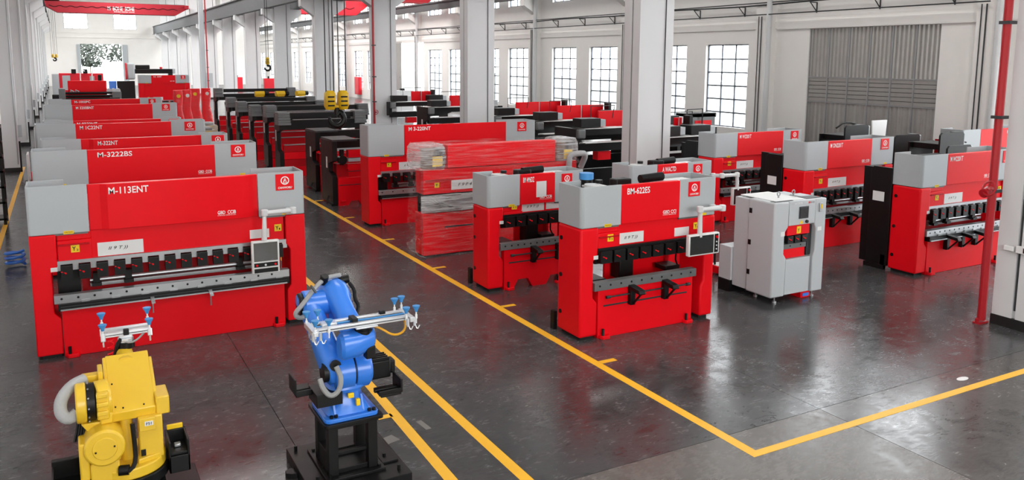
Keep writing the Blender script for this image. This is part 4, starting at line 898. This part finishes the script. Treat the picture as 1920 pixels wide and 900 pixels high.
# black rack and small things along the left wall
t = thing('storage_rack', 'black steel rack at the left edge of the picture, on the yellow line', 'rack', (-2.28, 24.3, 0))
for x in (0, .78):
    for y in (0, .55): box('upright', BLACK, t, x, x+.07, y, y+.07, 0, 2.55)
for z in (.12, .55, .95, 1.35, 1.72, 2.1, 2.48): box('shelf', BLACK, t, .0, .85, .0, .62, z, z+.05)
t = thing('hose_coil', 'small blue hose coil on the floor at the left edge', 'hose', (-1.05, 19.3, 0))
MB().tube([(.17*math.cos(a*.5), .17*math.sin(a*.5), .04+.008*a) for a in range(38)], .03, 7).build('hose', BLUE, t)
for i, (x, y, lab) in enumerate(((-1.15, 31.0, 'white panel cart leaning by the left wall behind the second press'), (-1.2, 42.5, 'white panel cart by the left wall, further one'))):
    t = thing('panel_cart', lab, 'cart', (x, y, 0)); box('panel', WHITE, t, 0, .06, 0, .9, .15, 1.1, .01); box('cart_base', BLACK, t, -.1, .35, 0, .9, .06, .14); box('red_block', CRY, t, .1, .28, .1, .4, .14, .5, .02)
    for yy in (.1, .8): MB().cyl((.3, yy, .04), (.36, yy, .04), .04, 10).build('wheel', RUBBER, t)
# ------------------------------------------------------------ blue handling robot
t = thing('industrial_robot', 'blue six-axis robot on a black pedestal holding a long suction-cup gripper', 'robot', (2.38, 7.9, 0))
def P(mb, name, mt, bevel=0, par=None, label=None, seg=2):
    o = mb.build(name, mt, par or t, bevel, label, seg=seg)
    if par is None: oriented(t, o)
    return o
P(MB().box(1.89, 2.9, 7.33, 8.45, 0, .12), 'base_plate', BLACK, .006); P(MB().box(2.07, 2.68, 7.5, 8.26, .12, .15), 'foot_plate', BLACK, .004); P(MB().box(2.685, 2.86, 7.62, 8.4, .12, .145), 'side_plate', BLACK, .004)
P(MB().prism([(1.90, 7.98)]+arc(1.84, 8.05, .055, 300, 60, 8)[::-1]+[(1.90, 8.12)], 'z', .0, .05), 'plate_lug', BLACK); P(MB().prism([(1.90, 7.98), (1.84, 7.985), (1.79, 8.02), (1.79, 8.08), (1.84, 8.115), (1.90, 8.12)], 'z', 0, .06), 'plate_lug', BLACK, .004)
m = MB()
for x, y in ((2.12, 7.56), (2.12, 7.8), (2.12, 8.2), (2.63, 7.56), (2.75, 7.75), (2.63, 8.2), (2.0, 7.6), (1.97, 8.35), (2.8, 7.45)): m.cyl((x, y, .12), (x, y, .175), .018, 8)
P(m, 'anchor_bolts', BLACK)['kind'] = 'stuff'
pm = MB()
for x in (2.11, 2.52):
    for y in (7.57, 7.97): pm.box(x, x+.1, y, y+.1, .15, .70)
P(pm.box(2.11, 2.62, 7.58, 7.66, .63, .70).box(2.11, 2.62, 7.98, 8.06, .64, .70).box(2.12, 2.2, 7.6, 8.05, .15, .36).box(2.11, 2.62, 7.6, 7.65, .15, .20).box(2.11, 2.62, 8.0, 8.05, .15, .22).box(2.2, 2.53, 7.62, 7.66, .33, .37), 'pedestal', BLACK, .004)
P(MB().prism(arc(2.09, 7.51, .04, 180, 270, 3)+arc(2.62, 7.51, .04, 270, 360, 3)+arc(2.62, 8.08, .04, 0, 90, 3)+arc(2.09, 8.08, .04, 90, 180, 3), 'z', .70, .735), 'pedestal_top', BLACK, .004)
P(MB().prism(arc(2.13, 7.56, .06, 180, 270, 4)+arc(2.56, 7.56, .06, 270, 360, 4)+arc(2.56, 8.0, .06, 0, 90, 4)+arc(2.13, 8.0, .06, 90, 180, 4), 'z', .735, .775).loft([((2.345, 7.78, .775), (.235, 0, 0), (0, .235, 0), 5), ((2.345, 7.78, .85), (.2, 0, 0), (0, .2, 0), 3.5), ((2.345, 7.78, .93), (.165, 0, 0), (0, .165, 0), 2.4), ((2.345, 7.78, 1.0), (.16, 0, 0), (0, .16, 0), 2)], 32), 'base_casting', BLUE, .006)
for x, y in ((2.14, 7.545), (2.53, 7.545), (2.14, 7.99), (2.53, 7.99)):
    P(MB().cyl((x, y, .775), (x, y, .80), .02, 8).cyl((x+.045, y, .775), (x+.045, y, .80), .02, 8), 'base_bolt', BLACK)
for x0 in (2.17, 2.46): P(MB().prism([(7.55, .775), (7.62, .775), (7.64, .92), (7.625, .94)], 'x', x0, x0+.025), 'rib', BLUE, .004)
P(MB().cyl((2.345, 7.78, .98), (2.345, 7.78, 1.03), .185, 28).loft([((2.345, 7.76, 1.03), (.2, 0, 0), (0, .2, 0), 3), ((2.4, 7.74, 1.12), (.19, 0, 0), (0, .16, 0), 3), ((2.45, 7.72, 1.2), (.13, 0, 0), (0, .12, 0), 3)], 24), 'turning_column', BLUE)
P(MB().loft([((2.405, 7.71, 1.18), (0, .165, 0), (0, 0, .165), 2), ((2.415, 7.71, 1.18), (0, .188, 0), (0, 0, .188), 2), ((2.55, 7.71, 1.18), (0, .188, 0), (0, 0, .188), 2), ((2.58, 7.71, 1.18), (0, .16, 0), (0, 0, .16), 2)], 32), 'shoulder_housing', BLUE)
P(MB().cyl((2.385, 7.71, 1.18), (2.41, 7.71, 1.18), .175, 32), 'seal_ring', BLACK)
mot = P(MB().box(2.57, 2.84, 7.74, 7.94, 1.0, 1.2), 'shoulder_motor', BLACK, .02)
for k in range(4): box('cooling_fin', BLACK, mot, 2.64, 2.82, 7.74+.05*k, 7.76+.05*k, 1.2, 1.225)
box('motor_cap', BLACK, mot, 2.84, 2.9, 7.77, 7.91, 1.03, 1.17, .015)
# lower arm
d = Vector((0, .38, .62)).normalized(); nrm = Vector((0, -.62*1, .38)).normalized(); ux = Vector((1, 0, 0))
A = Vector((2.25, 7.72, 1.18)); B = Vector((2.09, 8.12, 1.80))
secs = []
for f, hw, hv in ((-.16, .11, .07), (-.08, .135, .135), (.02, .14, .165), (.16, .135, .165), (.4, .125, .14), (.7, .11, .125), (.92, .11, .13), (1.05, .11, .11), (1.13, .09, .05)):
    secs.append((A+(B-A)*f, ux*hw, nrm*hv, 2.8))
P(MB().loft([((2.2, 7.7, 1.18), (0, .165, 0), (0, 0, .165), 2), ((2.22, 7.7, 1.18), (0, .185, 0), (0, 0, .185), 2), ((2.39, 7.7, 1.18), (0, .185, 0), (0, 0, .185), 2)], 32), 'arm_hub', BLUE)
arm = P(MB().loft(secs, 28), 'lower_arm', BLUE)
MB().cyl((2.10, 7.70, 1.2), (2.15, 7.70, 1.2), .1, 24).build('hub_recess', BLACK, arm)
MB().cyl((2.2, 7.585, 1.30), (2.2, 7.56, 1.30), .055, 18).build('cable_port', BLACK, arm)
text('MOTION', arm, 2.035, 7.93, 1.5, .3, .07, WINK, face='-x', bold=.02)
for k in (0, 1): MB().tube([A+(B-A)*f+nrm*(-hv)*-1+ux*(.035+.05*k) for f, hv in ((.15, .158), (.4, .128), (.7, .118))], .006, 5).build('arm_tube', ALU, arm)
# elbow
P(MB().cyl((2.03, 8.12, 1.80), (2.34, 8.12, 1.80), .135, 28), 'elbow_joint', BLUE, .015); P(MB().cyl((1.985, 8.12, 1.80), (2.03, 8.12, 1.80), .115, 24), 'elbow_cap', BLACK, .01)
P(MB().loft([((2.22, 8.2, 1.80), (0, .13, 0), (0, 0, .13), 3), ((2.28, 8.2, 1.83), (0, .17, 0), (0, 0, .17), 3), ((2.42, 8.2, 1.84), (0, .17, 0), (0, 0, .17), 3), ((2.50, 8.2, 1.83), (0, .12, 0), (0, 0, .13), 3)], 28).box(2.3, 2.46, 8.12, 8.32, 1.55, 1.72), 'elbow_housing', BLUE, .008)
F0 = Vector((2.37, 8.14, 1.89)); F1 = Vector((2.41, 7.58, 1.57)); fd = (F1-F0).normalized(); fv = ux.cross(fd).normalized()
sec = [(F0+(F1-F0)*f, ux*a, fv*b, p) for f, a, b, p in ((-.05, .13, .13, 2), (.05, .145, .145, 2), (.2, .14, .14, 2), (.28, .115, .12, 2.2), (.5, .105, .1, 2.6), (.75, .115, .085, 3.2), (.95, .125, .075, 3.5), (1.03, .11, .06, 3.5))]
P(MB().loft(sec, 28), 'forearm', BLUE)
P(MB().loft([((2.22, 7.5, 1.50), (0, .09, 0), (0, 0, .11), 2.4), ((2.25, 7.5, 1.51), (0, .115, 0), (0, 0, .135), 2.4), ((2.4, 7.5, 1.52), (0, .12, 0), (0, 0, .13), 2.4), ((2.55, 7.5, 1.56), (0, .1, 0), (0, 0, .1), 2.4), ((2.57, 7.5, 1.57), (0, .07, 0), (0, 0, .08), 2.4)], 24), 'wrist_housing', BLUE)
P(MB().cyl((2.47, 7.5, 1.58), (2.47, 7.5, 1.655), .09, 24).cyl((2.47, 7.5, 1.655), (2.47, 7.5, 1.70), .075, 24), 'tool_flange', BLACK)
P(MB().box(2.46, 2.56, 7.40, 7.5, 1.37, 1.50).box(2.5, 2.56, 7.41, 7.48, 1.5, 1.56), 'wrist_motor', BLACK, .012)
P(MB().cyl((2.26, 8.16, 1.98), (2.27, 8.12, 2.07), .045, 14), 'elbow_motor', BLACK, .008); P(MB().cyl((2.42, 8.25, 1.96), (2.56, 8.22, 1.98), .045, 14), 'elbow_motor', BLACK, .008)
P(MB().tube([(2.54, 8.15, 1.95), (2.58, 8.1, 1.88), (2.56, 8.05, 1.8), (2.59, 8.0, 1.74), (2.55, 7.95, 1.68)], .02, 8, 1), 'forearm_cable', BLACK)
P(MB().tube([(2.46, 8.22, 2.03), (2.28, 8.15, 2.04), (2.13, 8.05, 1.96), (2.0, 7.98, 1.84), (1.90, 7.95, 1.76), (1.96, 7.97, 1.70), (2.05, 8.0, 1.71)], .024, 8, 2), 'dress_hose', HOSEG)
P(MB().tube([(2.2, 7.55, 1.30), (2.24, 7.5, 1.18), (2.2, 7.48, 1.06), (2.12, 7.5, 1.02), (2.06, 7.54, 1.1), (2.05, 7.6, 1.18)], .026, 8, 2), 'waist_hose', HOSEG)
P(MB().tube([(2.12, 8.0, 1.98), (2.08, 7.98, 2.03), (2.13, 7.95, 1.95)], .012, 6, 1), 'cable_clip', DGREY)
# trays and stops
P(MB().box(2.0, 2.26, 7.55, 7.86, .90, 1.03).box(1.84, 2.02, 7.82, 7.96, 1.0, 1.02).box(1.83, 1.85, 7.72, 7.96, 1.0, 1.16).box(1.84, 2.0, 7.72, 7.745, .98, 1.04), 'cable_tray', BLACK, .006)
P(MB().box(2.60, 2.88, 7.58, 7.62, .93, .96).box(2.64, 2.86, 7.50, 7.74, .90, .925).box(2.85, 2.875, 7.5, 7.74, .92, 1.06).box(2.62, 2.86, 7.5, 7.52, .92, .97), 'cable_tray', BLACK, .006)
P(MB().box(2.31, 2.37, 7.53, 7.56, .95, 1.0), 'stop_block', YSIGN, .006); P(MB().box(2.39, 2.43, 7.52, 7.56, .86, .93), 'stop_block', YSIGN, .006); P(MB().box(2.08, 2.14, 7.56, 7.6, 1.031, 1.034), 'yellow_sticker', YSIGN)
# gripper
g = P(MB().box(1.98, 2.94, 7.40, 7.45, 1.71, 1.755).box(1.98, 2.94, 7.58, 7.63, 1.71, 1.755).box(1.93, 1.98, 7.34, 7.68, 1.70, 1.75).box(2.90, 2.95, 7.34, 7.68, 1.70, 1.75).box(2.36, 2.58, 7.38, 7.65, 1.695, 1.71), 'gripper_frame', ALU, .005)
for y in (7.40, 7.58): box('profile_groove', DGREY, g, 2.0, 2.9, y-.002, y, 1.728, 1.736)
cup = MB().loft([((0, 0, 0), (.014, 0, 0), (0, .014, 0), 2), ((0, 0, .02), (.018, 0, 0), (0, .018, 0), 2), ((0, 0, .05), (.036, 0, 0), (0, .036, 0), 2), ((0, 0, .062), (.038, 0, 0), (0, .038, 0), 2)], 16).mesh('suction_cup', CUP)
stem = MB().cyl((0, 0, -.12), (0, 0, .0), .007, 8).cyl((0, 0, -.07), (0, 0, -.03), .013, 8).mesh('cup_stem', WHITE)
for x, y, z in ((2.84, 7.62, 1.82), (2.93, 7.66, 1.82), (2.87, 7.37, 1.79), (2.98, 7.38, 1.79), (1.95, 7.66, 1.80), (2.06, 7.66, 1.80), (1.96, 7.38, 1.79), (2.09, 7.38, 1.78)):
    put('cup_stem', stem, g, (x, y, z)); put('suction_cup', cup, g, (x, y, z))
for x in (1.93, 2.0, 2.95, 2.88):
    MB().tube([(x, 7.34, 1.68), (x+.02, 7.33, 1.62), (x+.05, 7.34, 1.66)], .006, 5, 1).cyl((x, 7.35, 1.66), (x, 7.35, 1.74), .014, 8).build('cup_fitting', ALU, g)
box('valve_block', BLACK, g, 2.34, 2.4, 7.44, 7.58, 1.73, 1.79, .008); box('valve_block', BLACK, g, 2.66, 2.72, 7.55, 7.6, 1.755, 1.79, .006); box('vacuum_unit', ALU, g, 2.05, 2.2, 7.47, 7.56, 1.70, 1.77, .01)
MB().tube([(2.0, 7.5, 1.74), (2.3, 7.53, 1.745), (2.6, 7.5, 1.745), (2.9, 7.52, 1.74)], .012, 6, 2).build('air_line', CUP, g)
MB().tube([(2.5, 7.5, 1.70), (2.62, 7.45, 1.66), (2.75, 7.42, 1.56), (2.88, 7.44, 1.58), (2.9, 7.47, 1.68), (2.86, 7.5, 1.73)], .012, 7, 2).build('air_hose', HOSEY, g)

# ------------------------------------------------------------ yellow handling robot
t = thing('industrial_robot', 'yellow robot seen from behind at the lower left, with two black trays', 'robot', (.4, 8.0, 0))
P(MB().box(-.1, .98, 7.35, 8.6, 0, .12), 'base_plate', BLACK, .006); P(MB().box(.02, .62, 7.55, 8.15, .12, .50), 'pedestal', BLACK, .006)
P(MB().cyl((.32, 7.85, .50), (.32, 7.85, .60), .35, 36), 'turntable_ring', BLACK, .008); P(MB().cyl((.32, 7.85, .60), (.32, 7.85, .70), .33, 36).box(.02, .25, 7.55, 7.9, .62, .80), 'turntable', YEL, .012)
P(MB().cyl((.14, 7.84, .94), (.14, 7.52, .94), .165, 32), 'shoulder_drum', YEL, .02); P(MB().cyl((.14, 7.525, .94), (.14, 7.512, .94), .10, 28), 'drum_cover', YEL, .006)
for a in (.3, 3.6): P(MB().cyl((.14+.08*math.cos(a), 7.515, .94+.04*math.sin(a)), (.14+.08*math.cos(a), 7.505, .94+.04*math.sin(a)), .008, 8), 'cover_screw', BLACK)
P(MB().box(-.06, .02, 7.56, 7.9, .66, 1.0).box(-.06, .3, 7.78, 7.95, .66, .98), 'shoulder_bracket', YEL, .015)
P(MB().loft([((.33, 7.82, .7), (.06, 0, 0), (0, .1, 0), 3), ((.33, 7.84, .95), (.055, 0, 0), (0, .11, 0), 3), ((.32, 7.9, 1.2), (.06, 0, 0), (0, .13, 0), 3)], 20), 'upper_arm', YEL)
mb = P(MB().box(.42, .62, 7.66, 7.9, .70, 1.1), 'arm_motor', YEL, .012); box('motor_plate', YEL, mb, .425, .56, 7.63, 7.66, .98, 1.1, .005); w_ = box('white_label', WHITE, mb, .47, .54, 7.624, 7.63, 1.03, 1.07); text('F51', w_, .482, 7.622, 1.037, .045, .025, INK, bold=.02); box('dark_slot', BLACK, mb, .43, .47, 7.655, 7.66, .74, .8)
P(MB().prism([(.40, 7.60), (.60, 7.66), (.60, 7.9), (.40, 7.9)], 'z', .66, .74), 'motor_base', YEL, .01)
P(MB().tube([(.37, 7.62, 1.08), (.38, 7.6, .9), (.38, 7.58, .75), (.34, 7.53, .69), (.26, 7.52, .7)], .02, 8, 1), 'arm_cable', BLACK); P(MB().cyl((.24, 7.55, .7), (.32, 7.53, .7), .045, 14), 'cable_gland', BLACK)
cov = P(MB().prism([(8.32, 1.5), (8.34, 1.3), (8.1, 1.06), (7.72, 1.08), (7.705, 1.17)], 'x', .205, .575).prism([(8.3, 1.495), (8.32, 1.32), (8.1, 1.2), (8.02, 1.34)], 'x', .18, .21).prism([(8.24, 1.46), (8.28, 1.3), (7.9, 1.1), (7.75, 1.19)], 'x', .57, .6), 'top_cover', YEL, .008)
for x, y in ((.25, 7.76), (.31, 7.74), (.48, 7.74), (.24, 8.0)):
    z = 1.17+(y-7.705)*.537; MB().cyl((x, y, z), (x, y-.003, z+.008), .007, 8).build('cover_screw', BLACK, cov)
P(MB().box(.575, .69, 7.70, 8.0, 1.08, 1.25), 'side_motor', YEL, .012)
P(MB().cyl((-.06, 7.8, 1.28), (.025, 7.8, 1.28), .175, 32), 'elbow_cover', YEL, .015); P(MB().cyl((.025, 7.8, 1.28), (.09, 7.8, 1.28), .165, 32), 'elbow_ring', BLACK)
m = MB()
for k in range(12):
    a = math.pi*2*k/12; m.cyl((.04, 7.8+.166*math.cos(a), 1.28+.166*math.sin(a)), (.04, 7.8+.176*math.cos(a), 1.28+.176*math.sin(a)), .008, 6)
P(m, 'ring_bolts', STEEL)['kind'] = 'stuff'
P(MB().cyl((.09, 7.8, 1.28), (.2, 7.82, 1.28), .17, 24).box(.1, .2, 7.64, 7.7, 1.15, 1.4).box(.12, .22, 7.66, 7.74, 1.1, 1.2), 'elbow_housing', YEL, .015)
for z in (1.2, 1.28, 1.36): P(MB().box(.1, .19, 7.61, 7.65, z, z+.04), 'housing_boss', YEL, .008)
P(MB().prism([(-.03, 1.12), (.2, 1.12), (.2, .98), (.06, .98)], 'y', 7.7, 7.9), 'elbow_block', YEL, .01)
P(MB().box(.0, .16, 7.95, 8.05, 1.38, 1.46).box(.13, .17, 7.9, 8.12, 1.3, 1.5), 'cable_bracket', YEL, .008)
P(MB().tube([(.02, 7.97, 1.43), (-.08, 7.9, 1.42), (-.17, 7.8, 1.35), (-.18, 7.74, 1.24), (-.12, 7.72, 1.18), (-.05, 7.74, 1.22)], .052, 14, 2), 'cable_sleeve', SLEEVE)
for k in range(4): P(MB().tube([(-.05+.02*k, 7.8, 1.12), (-.07+.02*k, 7.78, 1.02), (-.09+.025*k, 7.76, .95)], .012, 6), 'hanging_cable', BLACK)
P(MB().loft([((.38, 8.25, 1.38), (.1, 0, 0), (0, 0, .1), 2.5), ((.38, 8.5, 1.45), (.07, 0, 0), (0, 0, .07), 2.5), ((.39, 8.58, 1.5), (.05, 0, 0), (0, 0, .05), 2)], 18), 'forearm', YEL)
P(MB().cyl((.4, 8.5, 1.50), (.4, 8.5, 1.56), .08, 20), 'wrist', BLACK); P(MB().cyl((.4, 8.5, 1.56), (.4, 8.5, 1.60), .07, 20), 'tool_flange', ALU, .004)
P(MB().tube([(.27+.03*math.cos(k*.8), 8.5+.03*math.sin(k*.8), 1.42+.008*k) for k in range(24)], .008, 5), 'coil_hose', RED)
P(MB().tube([(.3, 8.48, 1.44), (.32, 8.45, 1.55), (.36, 8.46, 1.6)], .02, 7, 1), 'wrist_cable', BLACK)
g = P(MB().box(.20, .62, 8.46, 8.51, 1.625, 1.67).box(.20, .62, 8.60, 8.65, 1.625, 1.67).box(.34, .46, 8.46, 8.65, 1.60, 1.625), 'gripper_frame', ALU, .005)
for y in (8.46,): box('profile_groove', DGREY, g, .22, .60, y-.002, y, 1.643, 1.65)
for x, y, z in ((.205, 8.47, 1.70), (.615, 8.47, 1.70), (.205, 8.66, 1.76), (.615, 8.66, 1.76)):
    put('cup_stem', stem, g, (x, y, z)); put('suction_cup', cup, g, (x, y, z))
    MB().cyl((x, y-.03, 1.60), (x, y+.0, 1.66), .022, 10).cyl((x, y-.02, 1.545), (x, y-.02, 1.6), .008, 8).build('cup_fitting', ALU, g)
box('valve_block', BLACK, g, .38, .43, 8.42, 8.46, 1.64, 1.70, .006)
MB().tube([(.36, 8.45, 1.58), (.44, 8.42, 1.56), (.5, 8.43, 1.58), (.56, 8.45, 1.63)], .01, 6, 1).build('air_hose', HOSEG, g)
tr = P(MB().box(.66, .84, 7.68, 7.72, .5, .66).box(.66, .68, 7.68, 8.0, .5, .8).box(.82, .84, 7.68, 8.0, .5, .8).box(.66, .84, 7.96, 8.0, .5, .8).box(.66, .84, 7.7, 8.0, .66, .69), 'cable_tray', BLACK, .006)
box('connector_plate', YSIGN, tr, .68, .82, 7.98, 8.01, .77, .84, .005); box('connector', STEEL, tr, .72, .78, 7.8, 7.86, .69, .72, .008); box('tray_arm', BLACK, tr, .58, .68, 7.8, 7.9, .6, .66)
tr = P(MB().box(-.28, .0, 7.52, 7.56, .5, .64).box(-.28, -.26, 7.52, 7.9, .5, .72).box(-.28, .0, 7.86, 7.92, .5, .76).box(-.28, .0, 7.54, 7.9, .58, .6), 'cable_tray', BLACK, .006)
box('connector_plate', YSIGN, tr, -.26, -.05, 7.55, 7.57, .62, .68, .005); box('connector', STEEL, tr, -.2, -.12, 7.52, 7.56, .64, .67, .006)
